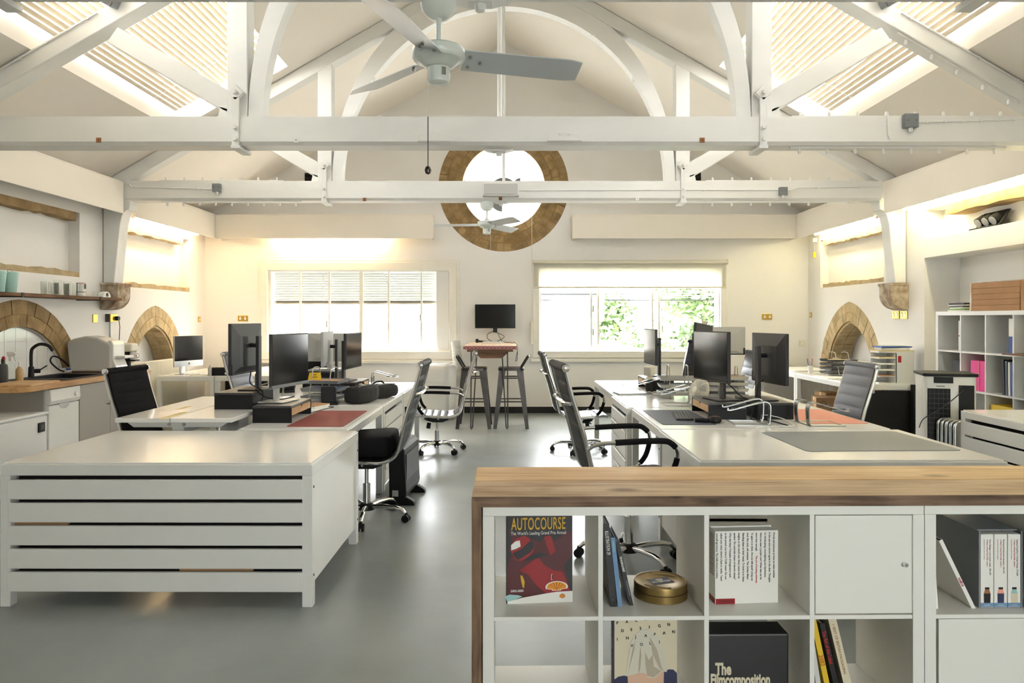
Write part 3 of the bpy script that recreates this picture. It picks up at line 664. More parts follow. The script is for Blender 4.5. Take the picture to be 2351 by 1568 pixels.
# ------------------------------------------------------------------ ceiling fans and fittings on the beams
mat('fan_white', (226, 232, 226), .25); mat('fan_blade', (206, 211, 213), .25, .1)
def fan(label, loc, ang, chain):
    t = thing('ceiling_fan', label, 'fan', loc, 0, 'white ceiling fans')
    MB().lathe([(.0, -.10), (.03, -.10), (.045, -.095), (.07, -.07), (.075, -.04), (.075, 0)], 28).obj('canopy', 'fan_white', t, smooth=True)
    MB().tube([(0, 0, -.09), (0, 0, -.24)], .0125, 12).obj('down_rod', 'fan_white', t, smooth=True)
    MB().lathe([(.016, -.19), (.026, -.20), (.026, -.21), (.10, -.222), (.108, -.23), (.108, -.262), (.10, -.272), (.085, -.275), (.06, -.295), (.03, -.30)], 32).obj('motor_housing', 'fan_white', t, smooth=True)
    MB().lathe([(.04, -.298), (.047, -.302), (.047, -.345), (.044, -.36), (.03, -.368), (0.001, -.369)], 24).obj('switch_cup', 'fan_white', t, smooth=True)
    o = MB().box(.038, .052, -.008, .008, -.34, -.31).obj('switch_plate', 'steel', t); o.rotation_euler = (0, 0, R(-60))
    for a in ang:
        n = 8; P_ = lambda u, v: (.10 + .50 * u, (v - .5) * (.115 + .025 * u) * (1 - .3 * max(0, (u - .85) / .15) ** 2), -.262 - (v - .5) * .04 - .004 * u)
        b2 = MB().grid(P_, 10, 6, lambda u, v: (0, 0, .004)).obj('blade', 'fan_blade', t, smooth=50, rot=(0, 0, R(a)))
        for q in ((.125, -.03), (.125, .03), (.17, 0)): MB().lathe([(.007, -.268 - q[1] * .33 - .004), (.007, -.262 - q[1] * .33)], 8, (q[0], q[1], 0)).obj('screw', 'steel', b2)
    if chain:
        MB().tube([(-.043, -.01, -.33), (-.043, -.01, -.50)], .0012, 5).obj('pull_cord', 'white_plastic', t)
        MB().tube([(-.043, -.01, -.50), (-.043, -.01, -.70)], .002, 6).obj('pull_chain', 'gun_metal', t)
        MB().lathe([(.001, -.735), (.010, -.73), (.014, -.717), (.010, -.704), (.002, -.70)], 12, (-.043, -.01, 0)).obj('pull_bob', 'gun_metal', t, smooth=True)
    else:
        MB().tube([(.04, 0, -.36), (.04, 0, -.55)], .0015, 5).obj('pull_cord', 'white_plastic', t)
fan('large white ceiling fan in the foreground with hanging pull chain', (-.30, 2.92, ZB - .001), (14, 134, 254), True)
fan('small white ceiling fan below the round window', (-.29, 8.10, ZB - .001), (178, 58, -56), False)

def beam_px(x, y, Y): p = P(x, y, Y); return p.x, p.z
def jbox(x, y, Y, label, s=.09, mt='mid_grey'):
    px, pz = beam_px(x, y, Y); t = thing('junction_box', label, 'junction box', (px, Y, pz))
    MB().box(-s / 2, s / 2, -.05, -.001, -s / 2, s / 2).obj('box', mt, t, bevel=.005)
    MB().lathe([(.014, -s / 2 - .03), (.016, -s / 2)], 10, (0, -.025, 0)).obj('cable_gland', 'white_plastic', t)
    for q in (-1, 1): MB().lathe([(.004, -.053), (.004, -.05)], 6, (q * s * .3, 0, 0), 'y').obj('screw', 'dark_grey', t)
jbox(500, 432, 8.0, 'grey junction box on the rear truss near the kitchen side'); jbox(2086, 280, 5.45, 'grey junction box on the large truss with a cable running to the right', .105); jbox(1796, 440, 8.0, 'grey junction box on the rear truss on the alcove side')
def cable(name, label, pts, r=.006, mt='white_plastic', clips=6, cat='cable'):
    t = thing(name, label, cat)
    MB().tube(pts, r, 6).obj('cable_run', mt, t, smooth=True)
    for i in range(clips):
        f = (i + .5) / clips * (len(pts) - 1); k = int(f); p = Vector(pts[k]).lerp(Vector(pts[min(k + 1, len(pts) - 1)]), f - k)
        MB().cbox(p, (.012, .016, .02)).obj('clip', mt, t)
def bp(x, y, Y, o=-.006): p = P(x, y, Y); return (p.x, Y + o, p.z)
cable('surface_cable', 'thin white cable clipped along the rear truss to the kitchen side', [bp(291, 420, 8), bp(305, 430, 8), bp(485, 434, 8)])
cable('surface_cable', 'thin white cable clipped along the rear truss to the alcove side', [bp(1192, 437, 8), bp(1300, 437, 8), bp(1560, 436, 8), bp(1785, 436, 8), bp(1815, 437, 8), bp(1830, 431, 8), bp(2020, 428, 8)], clips=12)
cable('surface_cable', 'thin white cable clipped along the large truss beside its grey box', [bp(2106, 281, 5.45), bp(2230, 278, 5.45), bp(2349, 274, 5.45)])
cable('surface_cable', 'white cable dropping down the large truss left of its grey box', [bp(2037, 258, 5.45), bp(2038, 310, 5.45), bp(2044, 321, 5.45)], clips=2)
def rafter_pt(Y, d, s, dz): return (XC + s * d, Y + .02, zc(d) - dz)
cable('surface_cable', 'white cable clipped along the sloping rafter on the kitchen side', [rafter_pt(5.45, d, -1, .03) for d in (3.06, 3.3, 3.6, 4.1)], clips=5)
cable('surface_cable', 'white cable clipped along the sloping rafter on the alcove side', [rafter_pt(5.45, d, 1, .03) for d in (3.06, 3.3, 3.6, 4.1)], clips=5)
for s, lb in ((-1, 'grey metal box on the rafter at the top left'), (1, 'grey metal box on the rafter at the top right')):
    t = thing('rafter_box', lb, 'box', (XC + s * 2.93, 5.45 + .02, zc(2.93) - .02)); MB().box(-.05, .05, -.09, 0, -.05, .10).obj('housing', 'mid_grey', t, bevel=.006, rot=(0, s * R(-25), 0)); MB().box(-.052, .052, -.10, -.09, -.06, .0).obj('lens', 'dark_grey', t, rot=(0, s * R(-25), 0))
# emergency light unit and small plugs in the beams
px, pz = beam_px(1150, 437, 8.0)
t = thing('emergency_light', 'white emergency light unit fixed to the middle of the rear truss', 'light', (px, 8.0, pz))
MB().box(-.195, .195, -.075, -.001, -.062, .07).obj('housing', 'white_plastic', t, bevel=.006); MB().box(-.185, .185, -.085, -.075, -.055, .06).obj('diffuser', 'light_grey', t, bevel=.004); MB().box(-.2, .2, -.088, -.001, -.075, -.063).obj('base_rail', 'light_grey', t)
MB().cbox((.10, -.089, -.069), (.006, .004, .006)).obj('indicator_lamp', 'red', t)
for i, (x, y, Y, mt, lb) in enumerate(((227, 322, 5.45, 'brown_plug', 'brown wooden plug in the large truss near the kitchen'), (680, 322, 5.45, 'white_plastic', 'white wooden plug in the large truss left of the fan cord'), (1612, 322, 5.45, 'brown_plug', 'brown wooden plug in the large truss on the alcove side'),
        (837, 458, 8.0, 'brown_plug', 'brown wooden plug in the rear truss left of the brick ring'), (1149, 456, 8.0, 'brown_plug', 'brown wooden plug under the emergency light'), (1463, 456, 8.0, 'white_plastic', 'white wooden plug in the rear truss right of the brick ring'))):
    a, z = beam_px(x, y, Y); t = MB().box(a - .019, a + .019, Y - .006, Y - .0005, z - .019, z + .019).obj('wooden_plug', mt, bevel=.002)
    tag(t, lb, 'plug', 'square plugs in the beams'); MB().lathe([(.004, Y - .0075), (.004, Y - .006)], 8, (a, 0, z), 'y').obj('hole', 'dark_gap', t)
for i, (x, y, lb) in enumerate(((1000, 318, 'white chamfered block on the large truss behind the fan cord'), (1295, 317, 'white chamfered block on the large truss right of the tie rod'))):
    a, z = beam_px(x, y, 5.45); t = thing('beam_block', lb, 'block', (a, 5.45, z), 0, 'chamfered blocks on the beam')
    MB().prism([(-.13, -.035), (.13, -.035), (.12, .01), (.05, .04), (-.05, .04), (-.12, .01)], -.06, -.001).obj('block', 'beam_paint', t, bevel=.004)
    for q in (-.035, .035): MB().lathe([(.01, -.066), (.01, -.06)], 8, (q, 0, .018), 'y').obj('screw_cap', 'white_plastic', t)
for i, (x, Y, lb) in enumerate(((-.107, 5.62, 'white ceiling rose under the large truss above the round window'), (-.135, 2.98, 'white ceiling rose under the nearest truss beside the big fan'), (-.13, 8.12, 'small white ceiling rose under the rear truss beside the small fan'))):
    t = thing('ceiling_rose', lb, 'fitting', (x, Y, ZB)); MB().prism([(-.11, -.001), (.11, -.001), (.05, -.018), (-.05, -.018)], -.04, .04).obj('plate', 'white_plastic', t); MB().lathe([(.02, -.045), (.024, -.03), (.024, -.018)], 14).obj('cap', 'white_plastic', t, smooth=True)
def peg_rail(label, p0, p1, n, down):
    t = thing('peg_rail', label, 'rail', (0, 0, 0), 0, 'white peg rails along the beams'); a, b2 = Vector(p0), Vector(p1); d = (b2 - a)
    w_ = Vector((0, .02, 0)); h = Vector((0, 0, .014))
    MB().hexa([a - w_, b2 - w_, b2 + w_, a + w_, a - w_ + h, b2 - w_ + h, b2 + w_ + h, a + w_ + h]).obj('rail', 'beam_paint', t)
    for i in range(n):
        p = a + d * ((i + .35) / (n - .3)); z0, z1 = ((-.04, 0) if down else (.014, .05))
        MB().lathe([(.011, z0), (.014, (z0 + z1) / 2), (.009, z1)], 8, p).obj('peg', 'white_plastic', t, smooth=True)
def lw(x, Y): return (x - VX) * Y / F
peg_rail('peg rail under the large truss on the alcove side', (lw(1815, 5.5), 5.52, ZB - .0145), (lw(2310, 5.5), 5.52, ZB - .0145), 8, True)
peg_rail('peg rail on top of the large truss on the alcove side', (lw(1815, 5.5), 5.50, ZT + .0), (lw(2320, 5.5), 5.50, ZT + .0), 8, False)
peg_rail('peg rail under the rear truss on the alcove side', (lw(1620, 8.05), 8.05, ZB - .0145), (lw(1960, 8.05), 8.05, ZB - .0145), 8, True)
peg_rail('peg rail on top of the rear truss on the alcove side', (lw(1620, 8.05), 8.05, ZT), (lw(1965, 8.05), 8.05, ZT), 8, False)
peg_rail('peg rail under the rear truss on the kitchen side', (lw(372, 8.05), 8.05, ZB - .0145), (lw(692, 8.05), 8.05, ZB - .0145), 9, True)
peg_rail('peg rail on top of the rear truss on the kitchen side', (lw(367, 8.05), 8.05, ZT), (lw(650, 8.05), 8.05, ZT), 7, False)
peg_rail('sloping peg rail under the rafter of the large truss', (XC + 3.05, 5.52, zc(3.05) - .18), (XC + 3.98, 5.52, zc(3.98) - .18), 5, True)
# switches and sockets
def wall_plate(label, loc, face, wid, hgt, mt='brass', plug=False, cat='socket', inserts=2):
    t = thing('wall_socket' if cat == 'socket' else 'light_switch', label, cat, loc, {'y': 0, 'x+': 90, 'x-': -90}[face])
    MB().box(-wid / 2, wid / 2, -.012, 0, -hgt / 2, hgt / 2).obj('plate', mt, t, bevel=.003)
    for i in range(inserts):
        x = (i - (inserts - 1) / 2) * wid * .5
        MB().box(x - .014, x + .014, -.015, -.012, -.02, .012).obj('insert', 'white_plastic', t); MB().box(x - .006, x + .006, -.018, -.012, .016, .03).obj('rocker', 'white_plastic', t)
def yl(x, X): return F * abs(X) / abs(x - VX)
for x, y, lb in ((558, 731, 'brass double socket left of the slatted window'), (1761, 727, 'brass double socket right of the roller blind window')):
    p = P(x, y, YB); wall_plate(lb, (p.x, YB, p.z), 'y', .15, .085)
Y = yl(457, XL); wall_plate('small brass switch near the corner beyond the lit niche', (XL, Y, CH - (733 - VY) * Y / F), 'x+', .08, .08, cat='switch', inserts=1)
Y = yl(217, XL); wall_plate('blank brass switch plate under the stone corbel', (XL, Y, CH - (731 - VY) * Y / F), 'x+', .085, .09, cat='switch', inserts=0)
Y = yl(1862, XR); wall_plate('small brass switch near the corner above the desk with letter trays', (XR, Y, CH - (723 - VY) * Y / F), 'x-', .08, .08, cat='switch', inserts=1)
for x, lb in ((2058, 'brass double socket under the pale corbel, the one nearer the arch'), (2077, 'brass double socket under the pale corbel, the one nearer the alcove')):
    Y = yl(x, XR); wall_plate(lb, (XR, Y, CH - (723 - VY) * Y / F), 'x-', .14, .09)
p = P(1841, 788, YB); wall_plate('small cream switched outlet low beside the corner', (p.x, YB, p.z), 'y', .085, .085, 'cream_plastic', inserts=1)
Y = yl(250, XL)
t = thing('wall_socket', 'brass socket on a black box with a black plug, fed by a steel conduit', 'socket', (XL, Y, CH + .01), 90)
MB().box(-.075, .075, -.05, 0, -.045, .045).obj('back_box', 'dark_grey', t, bevel=.003); MB().box(-.073, .073, -.062, -.05, -.043, .043).obj('plate', 'brass', t, bevel=.003)
MB().lathe([(.024, -.095), (.026, -.062)], 14, (.04, 0, -.005), 'y').obj('plug', 'black_plastic', t, smooth=True); MB().tube([(-.03, -.03, -.045), (-.03, -.03, -.32)], .012, 10).obj('conduit', 'steel', t, smooth=True)
MB().tube([(.04, -.09, -.025), (.045, -.10, -.10), (.04, -.09, -.3)], .004, 6).obj('flex', 'black_plastic', t)
t = thing('light_pull', 'cream pull switch hanging below the pelmet beside the corner', 'switch', (XR - .06, 10.34, 2.52)); MB().box(-.03, .03, -.03, .03, -.02, .04).obj('switch_box', 'cream_plastic', t, bevel=.004); MB().tube([(0, 0, -.02), (0, 0, -.16)], .002, 5).obj('cord', 'white_plastic', t); MB().box(-.018, .018, -.01, .01, -.24, -.16).obj('tag', 'yellow', t)
# ------------------------------------------------------------------ desks
def desk(label, x0, x1, y0, y1, h=.70, name='white_desk', cat='desk', tube_=.05, inset=.012, mt='white_lacquer', group=None):
    cx, cy = (x0 + x1) / 2, (y0 + y1) / 2; t = thing(name, label, cat, (cx, cy, 0), 0, group); a, b2 = (x1 - x0) / 2, (y1 - y0) / 2
    closed_band(rect(a - tube_, b2 - tube_), rect(a, b2), h - .062, h - .008, 'xy').obj('top_frame', mt, t, bevel=.003)
    MB().box(-a + inset, a - inset, -b2 + inset, b2 - inset, h - .008, h).obj('tabletop', 'white_gloss', t, bevel=.002)
    for sx in (-1, 1):
        for sy in (-1, 1):
            MB().box(*sorted((sx * a, sx * (a - tube_))), *sorted((sy * b2, sy * (b2 - tube_))), 0, h - .062).obj('leg', mt, t, bevel=.003)
    return t, a, b2
def rect(a, b2): return [(-a, -b2), (a, -b2), (a, b2), (-a, b2)]
def drawers(t, a, b2, face, n, z0, z1, h):
    """n slab drawer fronts with dark gaps, on the -y, +x or -x face of a frame chest"""
    pit = (z1 - z0) / n; fh = pit - .017
    L_ = (a if face == '-y' else b2) - .052
    rot = {'-y': 0, '+x': 90, '-x': -90}[face]; dist = b2 if face == '-y' else a
    MB().box(-L_, L_, -dist + .06, -dist + .075, z0, h - .07).obj('carcass_back', 'dark_gap', t, rot=(0, 0, R(rot)))
    for i in range(n):
        z = z0 + i * pit
        o = MB().box(-L_ - .012 + random.uniform(-.003, .003), L_ + .008, -dist - .006 + random.uniform(-.002, .002), -dist + .018, z, z + fh).obj('drawer_front', 'white_lacquer', t, bevel=.004, rot=(0, random.uniform(-.0015, .0015), R(rot)))
        MB().box(-L_ + .02, L_ - .02, -dist + .018, -dist + .058, z + .002, z + fh - .02).obj('drawer_box', 'dark_grey', o)
def side_panel(t, a, b2, sx, z0, z1):
    MB().box(*sorted((sx * (a - .012), sx * (a - .03))), -b2 + .05, b2 - .05, z0, z1).obj('side_panel', 'white_lacquer', t)
    for y in (-b2 + .025, b2 - .025):
        for z in (.15, .58): MB().lathe([(.007, sx * a - .002), (.007, sx * a + .002)], 8, (0, y, z), 'x').obj('bolt', 'black_plastic', t)
t, a, b2 = desk('big white plan chest in the left foreground with five slab drawers', -2.49, -.97, 3.49, 4.51, .70, 'plan_chest', 'chest'); t.rotation_euler[2] = R(-.25)
drawers(t, a, b2, '-y', 5, .075, .636, .70); side_panel(t, a, b2, 1, .10, .64); side_panel(t, a, b2, -1, .10, .64)
for x, w_, z in ((.28, .36, .186), (-.6, .3, .41)): MB().box(x - w_ / 2, x + w_ / 2, -b2 + .03, -b2 + .05, z - .02, z + .006).obj('stored_sheet', 'card', t)
t, a, b2 = desk('white plan chest behind the wood topped shelf with a grey mat on it', .925, 2.45, 3.555, 4.56, .70, 'plan_chest', 'chest')
drawers(t, a, b2, '-y', 5, .075, .636, .70); side_panel(t, a, b2, -1, .10, .64); side_panel(t, a, b2, 1, .10, .64)
desk('white desk carrying the red mat', -1.755, -1.045, 4.57, 5.795)
t, a, b2 = desk('white drawer chest under the black camera bags', -1.755, -1.04, 5.805, 6.80, .70, 'drawer_chest', 'chest'); drawers(t, a, b2, '+x', 5, .06, .63, .70)
desk('white desk beyond the black camera bags facing the aisle', -1.755, -1.03, 6.81, 7.95)
desk('white desk on the kitchen side beyond the standing desk', -2.50, -1.775, 5.93, 7.90, .70)
desk('white desk with the dark blue mat and keyboard', .935, 1.675, 4.57, 5.655)
t, a, b2 = desk('white drawer chest facing the aisle below the silver laptop stand', .90, 1.675, 5.665, 6.55, .70, 'drawer_chest', 'chest'); drawers(t, a, b2, '-x', 5, .06, .63, .70)
desk('white desk at the far end of the aisle with tangled white cables', .93, 1.675, 6.56, 8.19)
desk('white desk carrying the pink mat', 1.685, 2.42, 4.57, 6.30)
desk('white desk behind the pink mat desk, below the far monitors', 1.685, 2.42, 6.31, 8.19)
t, a, b2 = desk('white metal desk along the stone arch wall with boxes beneath', 3.65, 4.325, 7.70, 9.27); MB().box(-a + .05, a - .05, -b2 + .01, -b2 + .02, .02, .63).obj('end_panel', 'black_paint', t)
desk('white metal desk in the far corner beside the stone arch wall', 3.65, 4.325, 9.28, 10.62)
t, a, b2 = desk('white metal desk in the corner under the silver computer', -4.36, -3.66, 8.80, 10.60); MB().box(-a + .32, a - .05, b2 - .5, b2 - .49, .05, .6).obj('back_panel', 'black_paint', t)
t, a, b2 = desk('white metal desk beside the silver computer desk, black panelled below', -3.65, -2.95, 8.80, 10.60); MB().box(-a + .05, a - .05, b2 - .5, b2 - .49, .05, .62).obj('back_panel', 'black_paint', t)
t, a, b2 = desk('white drawer chest at the right edge beside the oil radiator', 3.46, 4.13, 4.45, 5.55, .70, 'drawer_chest', 'chest'); drawers(t, a, b2, '-x', 5, .06, .63, .70)
# standing desk of two boards on a steel frame
t = thing('standing_desk', 'white standing desk with two board top near the kitchen', 'desk', (-2.15, 5.195, 0))
MB().prism([(-.02, -.645), (.37, -.645), (.37, .645), (-.02, .645)], .742, .77, 'xy').obj('top_board', 'white_gloss', t, bevel=.003)
MB().prism([(-.37, -.645), (-.024, -.645), (-.024, .645), (-.37, .645)], .742, .77, 'xy').obj('top_board', 'white_gloss', t, bevel=.003)
for y in (-.56, .56):
    MB().prism([(-.33, .742), (.33, .742), (.28, .705), (-.28, .705)], y - .03, y + .03).obj('cross_bracket', 'white_lacquer', t, bevel=.003)
    MB().box(-.035, .045, y - .03, y + .03, .03, .71).obj('leg', 'white_lacquer', t, bevel=.004); MB().box(-.32, .32, y - .035, y + .035, 0, .03).obj('foot', 'white_lacquer', t, bevel=.006)
    for x in (-.05, .045): MB().lathe([(.011, y - .036), (.011, y - .03)], 8, (x, 0, .724), 'y').obj('bolt', 'steel', t)
MB().box(-.03, .03, -.53, .53, .66, .70).obj('crossbar', 'white_lacquer', t)
mat('tape', (226, 206, 150), .8)
for x, y, w_, l in ((.0, -.50, .05, .34), (-.12, -.1, .04, .2)): MB().cbox((x - .06, y, .7703), (w_, l, .0006)).obj('tape_strip', 'tape', t)

# ------------------------------------------------------------------ office chairs
mat('chair_leather', (92, 94, 102), .45, bump=.15, bscale=90); mat('chair_black', (22, 20, 21), .8, spec=.2, bump=.25, bscale=160); mat('chair_dark', (22, 22, 24), .6, spec=.3)
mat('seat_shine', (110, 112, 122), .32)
def smooth_path(pts, n=4):
    out = []; pts = [Vector(p) for p in pts]
    for i in range(len(pts) - 1):
        p0 = pts[max(i - 1, 0)]; p1 = pts[i]; p2 = pts[i + 1]; p3 = pts[min(i + 2, len(pts) - 1)]
        for k in range(n):
            u = k / n; out.append(.5 * ((2 * p1) + (p2 - p0) * u + (2 * p0 - 5 * p1 + 4 * p2 - p3) * u * u + (3 * p1 - p0 - 3 * p2 + p3) * u ** 3))
    return out + [pts[-1]]
def strip_pad(path, wid, thick, ribs, inflate):
    """ribbed pad that follows an x-z path"""
    n = len(path) - 1
    lens = [0.]
    for i in range(n): lens.append(lens[-1] + (path[i + 1] - path[i]).length)
    tot = lens[-1]; seg = ribs * 8
    def at(s):
        for i in range(n):
            if s <= lens[i + 1] + 1e-9:
                u = (s - lens[i]) / (lens[i + 1] - lens[i]); return path[i].lerp(path[i + 1], u), (path[i + 1] - path[i]).normalized()
        return path[-1], (path[-1] - path[-2]).normalized()
    rows = []
    for k in range(seg + 1):
        p, tg = at(tot * k / seg); nrm = Vector((-tg.z, 0, tg.x)); puff = inflate * abs(math.sin(math.pi * k / 8)) ** .6
        rows.append((p, nrm, puff))
    mb = MB(); v = []; m_ = 6
    for p, nrm, puff in rows:
        for j in range(m_ + 1):
            y = (j / m_ - .5) * wid; e = 1 - abs(2 * j / m_ - 1) ** 6; v.append(p + nrm * (thick / 2 + puff * e) + Vector((0, y, 0)))
        for j in range(m_ + 1):
            y = (.5 - j / m_) * wid; e = 1 - abs(2 * j / m_ - 1) ** 6; v.append(p - nrm * (thick / 2 + puff * .6 * e) + Vector((0, y, 0)))
    c = 2 * (m_ + 1); f = []
    for k in range(seg):
        for j in range(c): f.append((k * c + j, k * c + (j + 1) % c, (k + 1) * c + (j + 1) % c, (k + 1) * c + j))
    f += [tuple(range(c))[::-1], tuple(range(seg * c, (seg + 1) * c))]
    return mb.add(v, f)
def chair(label, loc, rz, lift=0., leather='chair_leather', seat=None, cushion=False, star=18, arms=True, group='office chairs with chrome frames'):
    t = thing('office_chair', label, 'chair', loc, rz, group); V3 = lambda x, z: Vector((x, 0, z + lift))
    seat_p = smooth_path([V3(.25, .452), V3(.215, .463), V3(.05, .452), V3(-.12, .445), V3(-.19, .462)])
    back_p = smooth_path([V3(-.19, .462), V3(-.235, .50), V3(-.262, .585), V3(-.305, .76), V3(-.365, .95), V3(-.40, 1.085)])
    strip_pad(seat_p, .45, .014, 6, .016).obj('seat', seat or leather, t, smooth=60)
    strip_pad(back_p, .45, .012, 8, .012).obj('backrest', leather, t, smooth=60)
    MB().tube([(-.405, -.235, 1.09 + lift), (-.405, .235, 1.09 + lift)], .024, 14).obj('top_roll', leather, t, smooth=True)
    for s in (-1, 1):
        y = s * .238; rail = [p + Vector((-.006, y, -.006)) for p in seat_p + back_p[1:]]
        o = MB().tube(rail, .0125, 8).obj('side_rail', 'chrome', t, smooth=True)
        MB().lathe([(.022, s * .236), (.022, s * .247), (.012, s * .252)], 14, (-.405, 0, 1.09 + lift), 'y').obj('end_cap', 'chrome', o, smooth=True)
        if arms:
            arm = smooth_path([Vector((-.285, y + s * .012, .655 + lift)), Vector((-.235, y + s * .03, .685 + lift)), Vector((-.10, y + s * .035, .695 + lift)), Vector((.10, y + s * .035, .70 + lift)), Vector((.165, y + s * .035, .685 + lift)), Vector((.20, y + s * .035, .63 + lift)), Vector((.17, y + s * .02, .52 + lift)), Vector((.10, y + s * .005, .445 + lift))], 4)
            o = MB().tube(arm, .011, 8).obj('armrest', 'chrome', t, smooth=True)
            MB().tube(arm[7:19], .0165, 10).obj('arm_pad', 'chair_black', o, smooth=True); MB().tube(arm[21:27], .0155, 10).obj('arm_sleeve', 'chair_black', o, smooth=True)
    for x, z in ((-.375, .90), (-.02, .425)): MB().tube([(x, -.238, z + lift), (x - .03 * (z > .6), -.18, z + lift), (x - .03 * (z > .6), .18, z + lift), (x, .238, z + lift)], .011, 8).obj('cross_bar', 'chrome', t, smooth=True)
    MB().prism([(-.14, .425), (.14, .425), (.11, .385), (.04, .365), (-.06, .365), (-.12, .39)], -.075, .075).obj('mechanism', 'black_plastic', t, bevel=.006).location.z = lift
    MB().tube([(.06, -.07, .395 + lift), (.06, -.19, .39 + lift), (.07, -.24, .385 + lift)], .007, 7).obj('tilt_lever', 'black_plastic', t)
    MB().tube([(.08, .05, .36 + lift), (.09, .06, .30 + lift)], .022, 8).obj('tension_knob', 'black_plastic', t)
    MB().lathe([(.014, .22), (.014, .37 + lift)], 14).obj('piston', 'chrome', t, smooth=True); MB().lathe([(.026, .08), (.026, .25 + lift * .5)], 16).obj('gas_column', 'chrome', t, smooth=True)
    MB().lathe([(.03, .065), (.055, .07), (.055, .10), (.035, .115)], 16).obj('hub', 'black_plastic', t, smooth=True)
    for k in range(5):
        an_ = R(star + 72 * k); d = Vector((math.cos(an_), math.sin(an_), 0)); q = lambda r, z: tuple(d * r + Vector((0, 0, z)))
        o = MB().tube([q(.04, .092), q(.12, .10), q(.21, .098), q(.265, .085), q(.29, .062)], [.02, .02, .0185, .017, .012], 10, flat=.8).obj('base_arm', 'chrome', t, smooth=True)
        c = d * .295; pd = Vector((-d.y, d.x, 0)); mb = MB()
        mb.tube([c + Vector((0, 0, .027)) - pd * .024, c + Vector((0, 0, .027)) - pd * .006], .026, 14)
        mb.tube([c + Vector((0, 0, .03)) - pd * .012, c + Vector((0, 0, .045)), c + Vector((0, 0, .066))], [.02, .014, .009], 8); mb.tube([c + Vector((0, 0, .027)) + pd * .006, c + Vector((0, 0, .027)) + pd * .024], .026, 14)
        MBc = mb.obj('caster', 'black_plastic', o, smooth=40)
    if cushion:
        mb = MB(); prof = rrect(-.20, .25, -.22, .22, .05, 4); z0, z1 = .475 + lift, .61 + lift
        v = []
        for z, k in ((z0, .96), (z0 + .02, 1), (z1 - .035, 1), (z1 - .01, .975), (z1, .92)):
            v += [(x * k, y * k, z - (.02 if z > z1 - .03 and x > .05 else 0)) for x, y in prof]
        n = len(prof); f = [(i * n + j, i * n + (j + 1) % n, (i + 1) * n + (j + 1) % n, (i + 1) * n + j) for i in range(4) for j in range(n)] + [tuple(range(n))[::-1], tuple(range(4 * n, 5 * n))]
        mb.add(v, f).obj('seat_cushion', 'chair_black', t, smooth=60)
    return t
chair('black chair with a thick foam seat cushion pulled up to the red mat desk', (-1.02, 5.02, 0), 180, .0, 'chair_dark', cushion=True, star=-50, arms=False)
chair('chrome framed chair with a shiny ribbed seat beside the portable cooler', (-.80, 7.60, 0), 184, -.05, 'chair_dark', 'seat_shine', star=-15)
chair('chrome framed chair half hidden behind the wood topped shelf', (.665, 4.12, 0), 5, .045, 'chair_dark', star=10)
chair('chrome framed chair with a shiny ribbed seat by the desk of white cables', (.715, 7.60, 0), 4, -.06, 'chair_dark', 'seat_shine', star=30)
chair('black fabric ribbed chair tucked under the standing desk', (-2.42, 5.22, 0), -5, -.06, 'chair_black', star=5, arms=False)
chair('grey leather ribbed chair behind the first dark monitor, near the silver computer', (-2.43, 7.28, 0), -5, -.04, 'chair_leather', arms=False)
chair('black ribbed chair below the slatted window behind the grey monitors', (-2.55, 9.10, 0), -70, 0, 'chair_black', arms=False)
chair('grey leather ribbed chair beside the pink mat', (2.33, 5.63, 0), 181, -.05, 'chair_leather', arms=False)
chair('grey leather ribbed chair between the far right monitors', (2.17, 7.60, 0), 183, -.05, 'chair_leather', arms=False)
chair('black ribbed chair farthest away below the roller blind window', (2.25, 9.55, 0), 215, 0, 'chair_black', arms=False)

